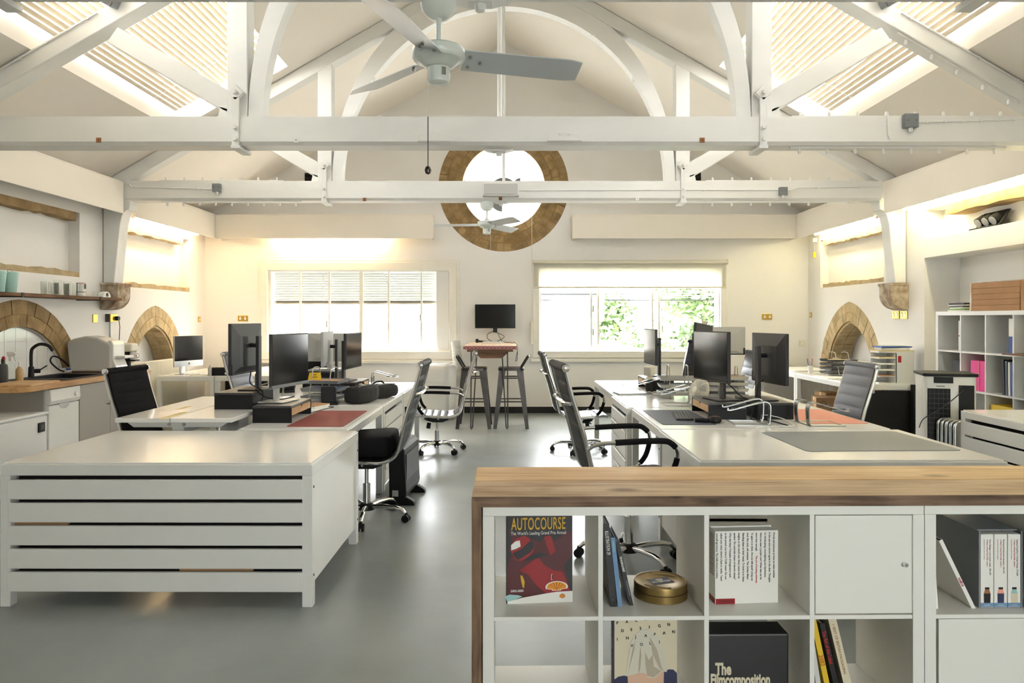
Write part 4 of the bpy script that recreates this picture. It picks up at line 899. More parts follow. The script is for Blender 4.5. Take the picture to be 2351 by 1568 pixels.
# ------------------------------------------------------------------ bar stools, high table, wall screen
def stool(label, loc, rz):
    t = thing('bar_stool', label, 'stool', loc, rz, 'gunmetal bar stools at the high table'); H_ = .77
    v = []; 
    prof = [(rrect(-.165, .165, -.165, .165, .05, 4), H_ - .035), (rrect(-.165, .165, -.165, .165, .05, 4), H_ - .006), (rrect(-.155, .155, -.155, .155, .045, 4), H_), (rrect(-.13, .13, -.13, .13, .04, 4), H_ - .006)]
    n = len(prof[0][0])
    for pr, z in prof: v += [(x, y, z) for x, y in pr]
    f = [(i * n + j, i * n + (j + 1) % n, (i + 1) * n + (j + 1) % n, (i + 1) * n + j) for i in range(3) for j in range(n)] + [tuple(range(n))[::-1], tuple(range(3 * n, 4 * n))]
    MB().add(v, f).obj('seat', 'gun_metal', t, smooth=50)
    for sx in (-1, 1):
        for sy in (-1, 1):
            top = Vector((sx * .145, sy * .145, H_ - .03)); bot = Vector((sx * .215, sy * .215, .0)); w0, w1_ = .075, .032; v = []
            for p, w_ in ((top, w0), (bot, w1_)): v += [p + Vector((sx * .012, sy * .012, 0)), p + Vector((-sx * w_, sy * .012, 0)), p + Vector((-sx * w_, sy * .0, 0)), p + Vector((-sx * .002, -sy * .002, 0)), p + Vector((0, -sy * w_, 0)), p + Vector((sx * .012, -sy * w_, 0))]
            MB().add(v, [(0, 1, 2, 3, 4, 5), (11, 10, 9, 8, 7, 6)] + [(i, 6 + i, 6 + (i + 1) % 6, (i + 1) % 6) for i in range(6)]).obj('leg', 'gun_metal', t)
    lp = lambda z: .145 + (.215 - .145) * (H_ - .03 - z) / (H_ - .03)
    for z, ax in ((.34, 'x'), (.34, 'x-'), (.30, 'y'), (.30, 'y-'), (.64, 'x'), (.64, 'x-')):
        e = lp(z) - .01; s = -1 if '-' in ax else 1
        MB().tube([(-e, s * e, z), (e, s * e, z)] if ax[0] == 'x' else [(s * e, -e, z), (s * e, e, z)], .008, 8).obj('foot_bar', 'gun_metal', t, smooth=True)
    MB().tube(smooth_path([(-.12, -.15, H_ - .02), (-.20, -.15, H_ + .11), (-.225, -.13, H_ + .145), (-.23, 0, H_ + .15), (-.225, .13, H_ + .145), (-.20, .15, H_ + .11), (-.12, .15, H_ - .02)], 4), .011, 8).obj('back_hoop', 'gun_metal', t, smooth=True)
    MB().prism([(-.045, -.01), (.045, -.01), (.035, .17), (-.035, .17)], -.004, .004).obj('back_splat', 'gun_metal', t).matrix_basis = Matrix.Translation((-.135, 0, H_ - .015)) @ Matrix.Rotation(R(90), 4, 'Z') @ Matrix.Rotation(R(-30), 4, 'X')
stool('gunmetal bar stool on the side of the portable cooler', (-.50, 9.36, 0), 0)
stool('gunmetal bar stool on the side of the roller blind window', (-.02, 9.36, 0), 180)
m, nt, b = nodes_of('pattern_edge'); N = nt.nodes; L = nt.links
tc = N.new('ShaderNodeTexCoord'); ck = N.new('ShaderNodeTexChecker'); ck.inputs['Scale'].default_value = 42; L.new(tc.outputs['Object'], ck.inputs['Vector']); ck.inputs[1].default_value = lin((190, 110, 112)); ck.inputs[2].default_value = lin((110, 84, 78)); L.new(ck.outputs[0], b.inputs['Base Color'])
wood('pale_plank', (206, 178, 150), (232, 212, 190), 'y', 1.2, .6, .06)
t = thing('high_table', 'narrow high table of pale planks on hairpin legs below the black wall screen', 'table', (-.285, 9.02, 0))
for i, (x0, x1) in enumerate(((-.335, -.112), (-.11, .112), (.114, .335))):
    o = MB().box(x0, x1, 0.004, 1.62, 1.015, 1.06).obj('plank', 'pale_plank', t, bevel=.003); MB().box(x0, x1, -.004, .004, 1.017, 1.058).obj('patterned_edge', 'pattern_edge', o)
MB().box(-.29, .29, .03, 1.4, .985, 1.014).obj('sub_frame', 'brown_ply', t)
MB().prism([(-.22, .985), (.24, .985), (.15, .90), (-.12, .90)], .10, .9).obj('under_box', 'brown_ply', t)
for x, dx in ((-.24, .035), (.22, -.035)):
    MB().tube([(x, .08, .985), (x + dx * -.1, .06, .03), (x + dx * .1, .055, .006), (x + dx * .5, .06, .03), (x + dx * 2, .12, .985)], .008, 8).obj('hairpin_leg', 'dark_grey', t, smooth=True)
t = thing('wall_screen', 'black widescreen monitor hung on the wall above the high table', 'screen', (-.255, 10.50, 0), 1)
MB().box(-.295, .295, 0, .035, 1.262, 1.612).obj('casing', 'black_plastic', t, bevel=.004); MB().box(-.288, .288, -.002, 0, 1.272, 1.605).obj('screen', 'black_gloss', t); MB().box(-.03, .03, .005, .05, 1.20, 1.262).obj('neck', 'black_plastic', t); MB().box(-.06, .06, .035, .195, 1.36, 1.48).obj('wall_arm', 'black_plastic', t)
def loose_cable(label, pts, r=.004, mt='black_plastic', name='loose_cable', n=5):
    o = MB().tube(smooth_path(pts, n), r, 6).obj(name, mt, smooth=True); return tag(o, label, 'cable')
loose_cable('black cable looping from the wall screen down to the high table', [(-.28, 10.5, 1.22), (-.36, 10.45, 1.18), (-.36, 10.40, 1.11), (-.25, 10.35, 1.07), (-.12, 10.35, 1.14), (-.20, 10.4, 1.19), (-.24, 10.5, 1.20)])
loose_cable('black cable draped over the edge of the high table', [(-.22, 10.5, 1.20), (-.15, 10.3, 1.08), (-.02, 10.0, 1.067), (.045, 9.8, 1.068), (.065, 9.7, 1.0), (.06, 9.65, .86), (.04, 9.65, .84), (.062, 9.7, .95)])
t = thing('microphone', 'small black microphone lying on the high table', 'microphone', (-.50, 10.1, 1.061)); MB().lathe([(.001, -.03), (.02, -.024), (.028, 0), (.02, .024), (.001, .03)], 14, (0, 0, .031)).obj('head', 'black_plastic', t, smooth=True); MB().tube([(.02, 0, .025), (.15, .05, .014)], [.014, .01], 10).obj('handle', 'black_plastic', t, smooth=True)
t = thing('keyboard', 'white keyboard at the back of the high table', 'keyboard', (-.30, 10.05, 1.061)); MB().box(-.12, .17, -.05, .05, 0, .02).obj('body', 'white_plastic', t, bevel=.004); MB().box(-.11, .16, -.04, .04, .02, .025).obj('keys', 'light_grey', t)

# portable air conditioner with its hose
t = thing('air_conditioner', 'white portable air conditioner below the slatted window', 'air conditioner', (-1.04, 10.12, 0), -14)
v = []; n = 0
for z, k in ((.02, .97), (.04, 1), (.55, 1), (.68, .985), (.735, .94), (.76, .82)):
    pr = rrect(-.215 * k, .215 * k, -.19 * k, .19 * k, .07, 5); n = len(pr); v += [(x, y, z) for x, y in pr]
MB().add(v, [(i * n + j, i * n + (j + 1) % n, (i + 1) * n + (j + 1) % n, (i + 1) * n + j) for i in range(5) for j in range(n)] + [tuple(range(n))[::-1], tuple(range(5 * n, 6 * n))]).obj('body', 'white_gloss', t, smooth=50)
MB().box(-.15, .15, -.196, -.188, .52, .66).obj('air_flap', 'white_plastic', t, bevel=.004); MB().box(-.12, .12, -.10, .10, .758, .768).obj('control_panel', 'light_grey', t, bevel=.003)
for x in (-.15, .15):
    for y in (-.13, .13): MB().lathe([(.02, 0), (.02, .03)], 10, (x, y, 0)).obj('caster', 'dark_grey', t)
mb = MB(); path = smooth_path([(.10, .20, .45), (.16, .29, .5), (.17, .33, .68), (.15, .35, .88), (.12, .37, 1.08)], 10); m_ = []
pts = []; rr = []
for i in range(len(path) - 1):
    for k in range(3): pts.append(path[i].lerp(path[i + 1], k / 3)); rr.append(.072 if (len(pts) % 2) else .062)
mb.tube(pts, rr, 18).obj('exhaust_hose', 'white_plastic', t, smooth=80)
# convector heater by the desk legs
t = thing('convector_heater', 'black convector heater standing by the aisle behind the cushion chair', 'heater', (-.845, 5.62, 0), -4)
MB().prism([(-.06, .06), (.06, .06), (.07, .10), (.055, .42), (.03, .455), (-.04, .455), (-.065, .42)], -.26, .26).obj('body', 'black_plastic', t, bevel=.01)
MB().box(.058, .066, -.22, .22, .14, .38).obj('side_grille', 'dark_grey', t); MB().box(-.035, .01, -.2635, -.26, .075, .12).obj('rating_label', 'light_grey', t)
for y in (-.2, .2): MB().prism([(-.13, .0), (.13, 0), (.12, .03), (.06, .065), (-.06, .065), (-.12, .03)], y - .03, y + .03).obj('foot', 'black_plastic', t, bevel=.008)
# ------------------------------------------------------------------ screens, risers, stands and desk clutter
mat('monitor_dark', (46, 45, 46), .5); mat('monitor_grey', (176, 176, 172), .45); mat('screen_glass', (16, 16, 18), .12, spec=.6); mat('silver', (196, 197, 198), .3, 1)
def monitor(label, base, z, face, w_=.53, h_=.35, lift=.12, back='monitor_dark', stand='monitor_dark', roll=0., chin=None, arm=.09, lower=False, off=0.):
    """screen faces direction `face` (degrees, 0 = +x); base is the foot position on a surface of height z"""
    t = thing('monitor', label, 'monitor', (base[0], base[1], z), face, 'desk monitors')
    zc_ = lift + h_ / 2; hd = arm
    root = MB().box(hd - .012, hd + .012, -w_ / 2, w_ / 2, zc_ - h_ / 2, zc_ + h_ / 2).obj('casing', back, t, bevel=.004)
    MB().box(hd + .012, hd + .0135, -w_ / 2 + .008, w_ / 2 - .008, zc_ - h_ / 2 + (.02 if chin else .01), zc_ + h_ / 2 - .008).obj('screen', 'screen_glass', root)
    MB().hexa([(hd - .012, -w_ * .498, zc_ - h_ * .497), (hd - .012, w_ * .498, zc_ - h_ * .497), (hd - .012, w_ * .498, zc_ + h_ * .497), (hd - .012, -w_ * .498, zc_ + h_ * .497), (hd - .03, -w_ * .3, zc_ - h_ * .36), (hd - .03, w_ * .3, zc_ - h_ * .36), (hd - .03, w_ * .3, zc_ + h_ * .25), (hd - .03, -w_ * .3, zc_ + h_ * .25)]).obj('rear_bulge', back, root, bevel=.004)
    if lower: MB().box(hd - .016, hd + .01, -w_ / 2 + .005, w_ / 2 - .005, zc_ - h_ / 2 - .001, zc_ - h_ / 2 + .075).obj('lower_panel', 'black_plastic', root)
    if chin: MB().box(hd - .014, hd + .016, -w_ / 2, w_ / 2, zc_ - h_ / 2 - .004, zc_ - h_ / 2 + .018).obj('chin', chin, root, bevel=.003)
    if roll: root.rotation_euler = (R(roll), 0, 0); root.location.z = zc_ - zc_ * math.cos(R(roll)); root.location.y = zc_ * math.sin(R(roll))
    MB().box(-.012, .012, off - .027, off + .027, .008, zc_ + .09).obj('stand_column', stand, t, bevel=.004)
    MB().tube([(.0, off, zc_ + .02), (hd - .03, off, zc_ + .02)], .016, 10).obj('stand_arm', 'black_plastic', t, smooth=True)
    MB().box(-.09, .10, -.115, .115, 0, .009).obj('stand_foot', stand, t, bevel=.003)
    MB().lathe([(.014, -.0135), (.014, -.012)], 14, (0, off, zc_ + .05), 'x').obj('badge', 'dark_grey', t)
    return t
def riser(label, x0, x1, y0, y1, z, front, h=.115):
    t = thing('monitor_riser', label, 'riser', ((x0 + x1) / 2, (y0 + y1) / 2, z), 0, 'black monitor risers'); a, b2 = (x1 - x0) / 2, (y1 - y0) / 2
    MB().box(-a, a, -b2, b2, h - .016, h).obj('top', 'riser_top', t, bevel=.002)
    for s in (-1, 1): MB().box(-a, a, *sorted((s * b2, s * (b2 - .014))), 0, h - .016).obj('side', 'black_plastic', t)
    MB().box(*sorted((-front * a, -front * (a - .01))), -b2 + .014, b2 - .014, .0, h - .016).obj('rear_panel', 'black_plastic', t)
    o = MB().box(*sorted((front * (a - .002), front * (a - .2))), -b2 + .018, b2 - .018, h - .068, h - .02).obj('drawer', 'oak', t)
    MB().box(*sorted((front * (a - .003), front * (a + .001))), -.008, .008, h - .03, h - .019).obj('finger_notch', 'black_plastic', o)
mat('riser_top', (64, 62, 62), .3)
riser('black monitor riser with an oak drawer on the red mat desk', -1.748, -1.488, 4.83, 5.31, .70, 1)
riser('black monitor riser on the standing desk', -2.075, -1.81, 5.0, 5.52, .77, -1)
riser('black monitor riser with an oak drawer behind the camera bags', -1.68, -1.42, 6.62, 7.1, .70, 1)
riser('black monitor riser in front of the light grey monitors', -2.12, -1.80, 7.25, 7.75, .70, -1, .17)
riser('black monitor riser with an oak drawer beside the dark blue mat', 1.364, 1.627, 5.0, 5.47, .70, -1)
riser('black monitor riser beside the pink mat', 1.70, 1.955, 5.0, 5.48, .70, 1)
riser('black monitor riser below the far thin monitor by the cables', 1.30, 1.56, 6.95, 7.45, .70, -1)
monitor('monitor with a dark screen and silver stand on the red mat desk', (-1.66, 5.08), .816, -12, .50, .365, .115, 'monitor_dark', 'silver', chin='mid_grey', off=-.02)
monitor('dark monitor seen from behind on the standing desk riser', (-1.86, 5.24), .886, 177, .52, .36, .12, off=-.02, lower=True)
monitor('light grey monitor seen from behind below the slatted window', (-1.93, 7.58), .871, 90, .53, .30, .075, 'monitor_grey', 'silver')
monitor('thin monitor with pale grey screen, left of the black monitor pole', (-1.72, 7.02), .70, 183, .48, .33, .245, 'monitor_grey', off=0.)
monitor('curved dark monitor right of the black monitor pole', (-1.60, 6.80), .816, -4, .50, .33, .12)
monitor('dark screened monitor with its stand on the riser beside the blue mat', (1.52, 5.2), .816, 193, .50, .36, .135)
monitor('dark monitor seen from behind beside the pink mat', (1.775, 5.2), .816, 8, .50, .36, .12, lower=True)
monitor('dark monitor tilted sideways in front of the bright garden window', (1.80, 7.12), .70, -42, .36, .36, .29, roll=-6)
monitor('thin monitor seen edge on beside the small fan', (1.50, 7.35), .816, 183, .48, .36, .12)
monitor('wide silver backed monitor farthest away on the right hand desks', (2.33, 7.95), .70, 90, .54, .31, .30, 'monitor_grey', 'dark_grey', lower=True)
t = thing('desktop_computer', 'silver all in one computer in the corner by the stone arch', 'computer', (-4.10, 9.08, .70), -20)
o = MB().box(-.012, .014, -.235, .235, .10, .49).obj('casing', 'silver', t, bevel=.006); MB().box(.014, .0155, -.23, .23, .175, .485).obj('screen', 'screen_glass', o); MB().box(.014, .016, -.235, .235, .10, .172).obj('chin', 'silver', o)
MB().lathe([(.012, .016), (.012, .0175)], 12, (0, 0, .137), 'x').obj('emblem', 'black_plastic', o)
MB().tube(smooth_path([(-.01, 0, .26), (-.08, 0, .16), (-.10, 0, .03), (-.07, 0, .006)]), .05, 8, flat=.12).obj('neck', 'silver', t, smooth=True); MB().box(-.11, .10, -.11, .11, 0, .008).obj('foot', 'silver', t, bevel=.004)

def laptop_stand(label, loc, rz, s=1.):
    t = thing('laptop_stand', label, 'stand', loc, rz, 'aluminium laptop stands')
    MB().add(*slab_ring(.0, .23 * s, -.13 * s, .13 * s, .035, 0, .006)).obj('base', 'aluminium', t, bevel=.0015)
    for sy in (-1, 1):
        y = sy * .09 * s
        path = smooth_path([(.03, 0, .003), (.006, 0, .008), (0, 0, .035), (-.004, 0, .10 * s), (.0, 0, .135 * s), (.02, 0, .152 * s), (.06, 0, .148 * s), (.25 * s, 0, .095 * s), (.265 * s, 0, .11 * s)], 3)
        v = []
        for i, p in enumerate(path):
            tg = (path[min(i + 1, len(path) - 1)] - path[max(i - 1, 0)]).normalized(); nr = Vector((-tg.z, 0, tg.x)) * .003
            hw = .026 if p.x < .05 else .026 - .013 * min(1, (p.x - .05) / .08)
            if i < 2: hw = .02
            v += [p + nr + Vector((0, y - hw, 0)), p + nr + Vector((0, y + hw, 0)), p - nr + Vector((0, y + hw, 0)), p - nr + Vector((0, y - hw, 0))]
        n = len(path); f = [(i * 4 + j, i * 4 + (j + 1) % 4, i * 4 + 4 + (j + 1) % 4, i * 4 + 4 + j) for i in range(n - 1) for j in range(4)] + [(3, 2, 1, 0), (4 * n - 4, 4 * n - 3, 4 * n - 2, 4 * n - 1)]
        o = MB().add(v, f).obj('arm', 'aluminium', t, smooth=50)
        MB().box(-.008, .006, y - .007, y + .007, .045 * s, .10 * s).obj('slot', 'dark_grey', o, bevel=.003)
        MB().box(.15 * s, .245 * s, y - .006, y + .006, .105 * s, .111 * s).obj('grip_pad', 'dark_grey', o, rot=None)
def slab_ring(x0, x1, y0, y1, w_, z0, z1):
    b2 = closed_band([(x0 + w_, y0 + w_), (x1 - .004, y0 + w_), (x1 - .004, y1 - w_), (x0 + w_, y1 - w_)], [(x0, y0), (x1, y0), (x1, y1), (x0, y1)], z0, z1, 'xy'); return b2.v, b2.f
laptop_stand('silver laptop stand on the drawer chest beside the desk fan', (1.46, 5.86, .70), 180)
laptop_stand('silver laptop stand in front of the black riser, arms towards the blue mat', (1.70, 4.83, .70), 175)
laptop_stand('silver laptop stand with its arms towards the pink mat', (1.93, 4.79, .70), 2)
laptop_stand('silver laptop stand at the far end by the small fan', (1.42, 6.69, .70), 176)
laptop_stand('silver laptop stand near the slatted window beside the curved monitor', (-1.45, 7.45, .70), 5)
laptop_stand('pale laptop stand on the kitchen side behind the dark screen', (-2.05, 6.35, .70), 185)
def mat_sheet(label, pts, z, mt):
    o = MB().prism(pts, z, z + .003, 'xy').obj('desk_mat', mt, bevel=.001); return tag(o, label, 'mat', 'desk mats')
mat('mat_red', (140, 58, 52), .65, bump=.2, bscale=220); mat('mat_grey', (122, 128, 132), .55, bump=.2, bscale=180); mat('mat_blue', (74, 80, 94), .55, bump=.2, bscale=180); mat('mat_pink', (228, 150, 130), .6)
def spun(x0, x1, y0, y1, ang, r=.03):
    c = Vector(((x0 + x1) / 2, (y0 + y1) / 2)); m2 = Matrix.Rotation(R(ang), 2); return [tuple(c + m2 @ (Vector(p) - c)) for p in rrect(x0, x1, y0, y1, r)]
mat_sheet('dark red desk mat at the aisle edge of the left desks', spun(-1.47, -1.10, 4.66, 5.46, 0, .02), .7002, 'mat_red')
mat_sheet('large grey desk mat on the plan chest behind the wooden shelf', spun(1.54, 2.38, 3.80, 4.45, 2, .03), .7002, 'mat_grey')
mat_sheet('dark blue desk mat under the black keyboard', spun(.99, 1.35, 4.74, 5.50, 0, .02), .7002, 'mat_blue')
mat_sheet('pink desk mat beside the grey leather chair', spun(1.97, 2.38, 4.80, 5.55, 0, .02), .7002, 'mat_pink')
# letter trays
def trays(label, loc, rz, n, w_=.26, l=.33, wire=True, mt='mid_grey', step=.065, papers=(), z0=.03):
    t = thing('letter_tray', label, 'tray', loc, rz, 'stacked letter trays')
    for i in range(n):
        z = z0 + i * step
        v = []
        for k, zz in ((.94, z), (1, z + .028)): v += [(-w_ / 2 * k, -l / 2 * k, zz), (w_ / 2 * k, -l / 2 * k, zz), (w_ / 2 * k, l / 2 * k, zz), (-w_ / 2 * k, l / 2 * k, zz)]
        for k, zz in ((.985, z + .028), (.925, z + .003)): v += [(-w_ / 2 * k, -l / 2 * k, zz), (w_ / 2 * k, -l / 2 * k, zz), (w_ / 2 * k, l / 2 * k, zz), (-w_ / 2 * k, l / 2 * k, zz)]
        f = [(3, 2, 1, 0)] + [(4 * q + j, 4 * q + (j + 1) % 4, 4 * q + 4 + (j + 1) % 4, 4 * q + 4 + j) for q in range(3) for j in range(4)] + [(12, 13, 14, 15)]
        o = MB().add(v, f).obj('tray', mt, t)
        if i < len(papers) and papers[i]: MB().box(-w_ * .42, w_ * .42, -l * .42, l * .42, z + .0035, z + .02).obj('papers', papers[i], o, rot=(0, 0, R(random.uniform(-4, 4))))
    H_ = z0 + n * step + .06
    for y in (-.08, .08):
        MB().tube(smooth_path([(-w_ / 2 - .03, y, .004), (-w_ / 2 * .62, y, H_ - .05), (-w_ / 2 * .4, y, H_), (w_ / 2 * .4, y, H_), (w_ / 2 * .62, y, H_ - .05), (w_ / 2 + .03, y, .004)], 4), .005, 7).obj('wire_frame', 'steel', t, smooth=True)
    return t
trays('grey three tier letter tray with a yellow card beside the camera bags', (-1.585, 6.08, .70), 82, 3, .27, .33, papers=('paper', 'blue', 'card'))
trays('wire letter tray behind the silver laptop stand and desk fan', (1.46, 6.37, .70), 85, 3, .25, .33, mt='steel', papers=('paper', 'mat_blue', None))
trays('wire letter tray of thin shelves between the dark monitors', (1.86, 6.25, .70), 80, 4, .26, .34, mt='steel', step=.05, papers=(None, 'paper', None, 'card'))
trays('dark letter tray full of paper on the desk below the stone arch', (3.98, 8.78, .70), 95, 4, .28, .34, mt='dark_grey', step=.05, papers=('paper', 'paper', 'paper', 'tape'))
trays('letter tray with red and yellow folders beside the silver computer', (-3.45, 9.15, .70), 20, 3, .3, .36, mt='dark_grey', step=.055, papers=('paper', 'yellow', 'red'))
t = MB().prism([(-.055, 0), (.055, 0), (.045, .06), (-.045, .06)], -.003, .003).obj('yellow_card', 'yellow', loc=(-1.66, 6.02, .89), rot=(R(-12), 0, 0)); tag(t, 'yellow note card standing in the top letter tray', 'card')
MB().box(-.012, .016, -.0036, -.003, .038, .046).obj('print_line', 'brown_plug', t); MB().box(-.022, .024, -.0036, -.003, .018, .026).obj('print_line', 'brown_plug', t)
# camera bags and black charger
mat('bag_black', (26, 24, 24), .75, bump=.5, bscale=14)
def bag(label, loc, rz, l, w_, h, roll):
    t = thing('camera_bag', label, 'bag', loc, rz, 'black camera bags'); v = []; n = 0
    for u in (-1, -.93, -.5, 0, .5, .93, 1):
        k = 1 - .22 * abs(u) ** 8; pr = rrect(-w_ / 2 * k, w_ / 2 * k, h / 2 - h / 2 * k, h / 2 + h / 2 * k, .04, 4); n = len(pr); v += [(u * l / 2, y, z + .006 * math.sin(5 * u + y * 30)) for y, z in pr]
    v = [(x, y, max(z, .0)) for x, y, z in v]
    MB().add(v, [(i * n + j, i * n + (j + 1) % n, (i + 1) * n + (j + 1) % n, (i + 1) * n + j) for i in range(6) for j in range(n)] + [tuple(range(n))[::-1], tuple(range(6 * n, 7 * n))]).obj('bag_body', 'bag_black', t, smooth=55)
    MB().tube([(-l * .42, -w_ * .30, h - .002), (0, -w_ * .28, h + .004), (l * .42, -w_ * .30, h - .002)], .004, 6).obj('zip', 'mid_grey', t)
    MB().tube(smooth_path([(-l * .25, .03, h - .005), (-l * .12, .02, h + .022), (l * .12, .02, h + .022), (l * .25, .03, h - .005)]), .008, 7).obj('handle', 'bag_black', t, smooth=True)
    MB().box(-l * .1, l * .08, -w_ * .1, w_ * .06, h - .001, h + .006).obj('badge_label', 'light_grey', t)
bag('black padded camera bag with a pale zip, the one nearer the letter tray', (-1.26, 6.01, .70), 70, .32, .17, .145, 0)
bag('black camera bag with a top handle, the one nearer the aisle', (-1.17, 6.36, .70), 60, .34, .16, .12, 0)
t = thing('charging_dock', 'black upright charging dock with a red light beside the letter tray', 'charger', (-1.50, 5.86, .70), 10); MB().box(-.075, .075, -.05, .05, 0, .02).obj('foot', 'black_plastic', t, bevel=.006); MB().prism(rrect(-.058, .058, .02, .15, .015), -.035, .035).obj('tower', 'black_plastic', t, bevel=.006); MB().cbox((.01, -.051, .012), (.006, .003, .005)).obj('red_light', 'red', t)
# desk fans
t = thing('desk_fan', 'cream desk fan with round cage on the right hand desks', 'fan', (1.46, 5.62, .70), -150)
MB().lathe([(.06, 0), (.06, .012), (.05, .02), (.02, .03)], 20).obj('base', 'cream_plastic', t, smooth=True); MB().tube([(0, 0, .02), (-.03, 0, .07), (-.03, 0, .12)], .014, 8).obj('stem', 'cream_plastic', t, smooth=True)
hd = MB().lathe([(.03, -.07), (.05, -.05), (.085, -.02), (.10, 0), (.10, .006), (.03, .010)], 28, (0, 0, 0), 'x').obj('rear_shell', 'cream_plastic', t, smooth=True, loc=(.0, 0, .135), rot=(0, R(-18), 0))
for k in range(28):
    a_ = 2 * math.pi * k / 28; MB().tube([(.052, .02 * math.cos(a_), .02 * math.sin(a_)), (.048, .06 * math.cos(a_ + .1), .06 * math.sin(a_ + .1)), (.03, .088 * math.cos(a_ + .2), .088 * math.sin(a_ + .2)), (.004, .10 * math.cos(a_ + .25), .10 * math.sin(a_ + .25))], .0016, 4).obj('cage_wire', 'cream_plastic', hd)
MB().lathe([(.024, .048), (.024, .056), (.015, .058)], 18, (0, 0, 0), 'x').obj('cage_hub', 'cream_plastic', hd, smooth=True)
for k in range(5): MB().grid(lambda u, v: (.02 + .016 * (v - .5), (.02 + .06 * u) * math.cos(1.2566 * k + .7 * v), (.02 + .06 * u) * math.sin(1.2566 * k + .7 * v)), 4, 3, lambda u, v: (.002, 0, 0)).obj('fan_blade', 'light_grey', hd)
t = thing('mini_fan', 'small beige square headed fan on a black block at the far end', 'fan', (1.31, 6.89, .70), 215)
MB().box(-.025, .025, -.025, .025, 0, .12).obj('block', 'black_plastic', t, bevel=.003); MB().lathe([(.04, .12), (.036, .135), (.02, .15)], 16).obj('base', 'cream_plastic', t, smooth=True)
o = MB().box(-.025, .03, -.055, .055, .15, .25).obj('head', 'cream_plastic', t, bevel=.018, seg=3)
for k in range(6): MB().box(.03, .033, -.04, .04, .165 + k * .0125, .169 + k * .0125).obj('grille_bar', 'mid_grey', o)
# keyboard, mouse, small items on the right desks
t = thing('keyboard', 'black keyboard lying on the dark blue mat', 'keyboard', (1.21, 5.12, .7035), 82); MB().box(-.19, .19, -.06, .06, 0, .008).obj('body', 'black_plastic', t, bevel=.003)
for r_ in range(5): MB().box(-.18, .18, -.053 + r_ * .0215, -.036 + r_ * .0215, .008, .0115).obj('key_row', 'dark_grey', t)
t = thing('webcam', 'round black webcam puck lying near the blue mat corner', 'webcam', (1.36, 4.83, .7035)); MB().lathe([(.035, 0), (.042, .008), (.042, .032), (.034, .042), (.001, .043)], 20).obj('puck', 'black_plastic', t, smooth=True); MB().lathe([(.014, .043), (.012, .0445)], 12).obj('emblem', 'brown_plug', t)
MB().tube(smooth_path([(-.04, 0, .012), (-.09, .01, .014), (-.13, .02, .012)]), [.014] * 9, 8).obj('clip_arm', 'black_plastic', t, smooth=True)
t = thing('speaker', 'small black cube speaker behind the dark screen stand', 'speaker', (1.47, 5.60, .70), 20); MB().box(-.045, .045, -.04, .04, 0, .09).obj('cabinet', 'black_plastic', t, bevel=.006); MB().lathe([(.03, -.043), (.02, -.04)], 16, (0, 0, .045), 'y').obj('driver', 'dark_grey', t)
t = thing('pump_bottle', 'small clear pump bottle behind the desk fan', 'bottle', (1.38, 5.75, .70)); MB().lathe([(.024, 0), (.026, .01), (.026, .08), (.01, .095), (.01, .11)], 14).obj('bottle', 'clear_glass', t, smooth=True); MB().tube([(0, 0, .11), (0, 0, .135), (-.03, 0, .135)], .006, 7).obj('pump', 'white_plastic', t)
t = thing('webcam', 'black box camera beside the dark monitor seen from behind', 'webcam', (1.80, 5.62, .70), 10); MB().box(-.05, .05, -.035, .035, .0, .10).obj('body', 'black_plastic', t, bevel=.006); MB().lathe([(.022, -.05), (.024, -.035)], 14, (-.02, 0, .05), 'y').obj('lens', 'screen_glass', t)
t = thing('laptop', 'closed silver laptop at the far desk of tangled cables', 'laptop', (1.12, 6.72, .70), 8); MB().box(-.16, .16, -.11, .11, 0, .009).obj('base', 'silver', t, bevel=.003); MB().box(-.16, .16, -.11, .11, .0095, .015).obj('lid', 'silver', t, bevel=.003)
loose_cable('white cable tangled on the far right hand desk', [(1.0, 6.85, .705), (1.02, 7.05, .72), (1.15, 7.1, .75), (1.25, 6.95, .72), (1.12, 6.9, .73), (1.05, 7.0, .76), (1.2, 7.12, .715), (1.32, 6.78, .705)], .003, 'white_plastic')
loose_cable('second thin white cable tangled on the far right hand desk', [(1.2, 6.65, .705), (1.05, 6.62, .73), (1.18, 6.83, .74), (1.32, 6.9, .706)], .0025, 'white_plastic')
loose_cable('white charging cable trailing across the front edge of the right desks', [(1.74, 4.98, .71), (1.72, 4.90, .745), (1.80, 4.80, .735), (1.83, 4.68, .706), (1.70, 4.62, .71), (1.58, 4.585, .708), (1.50, 4.50, .703), (1.44, 4.44, .705)], .0028, 'white_plastic')
loose_cable('black cable hanging behind the monitor beside the pink mat', [(1.78, 5.10, .97), (1.72, 5.05, .93), (1.69, 4.98, .86), (1.66, 4.97, .76), (1.64, 4.93, .712), (1.75, 4.92, .706), (1.80, 4.70, .703)], .004)
loose_cable('black cable drooping from the dark screened monitor', [(1.50, 5.25, .98), (1.55, 5.1, .92), (1.60, 5.05, .86), (1.64, 5.0, .84)], .004)
loose_cable('black cable drooping from the standing desk monitor', [(-1.90, 5.22, 1.02), (-1.88, 5.15, .94), (-1.80, 5.12, .90), (-1.77, 5.10, .86), (-1.765, 5.02, .80), (-1.77, 4.95, .775)], .0045)
loose_cable('second black cable crossing behind the silver monitor stand', [(-1.86, 5.20, 1.0), (-1.82, 5.1, .925), (-1.78, 5.0, .90), (-1.72, 5.02, .85), (-1.64, 5.1, .83), (-1.58, 5.2, .84)], .0045)
loose_cable('thin black cable on the desk in front of the charging dock', [(-1.49, 5.30, .706), (-1.43, 5.5, .712), (-1.40, 5.62, .71), (-1.46, 5.70, .705)], .003)
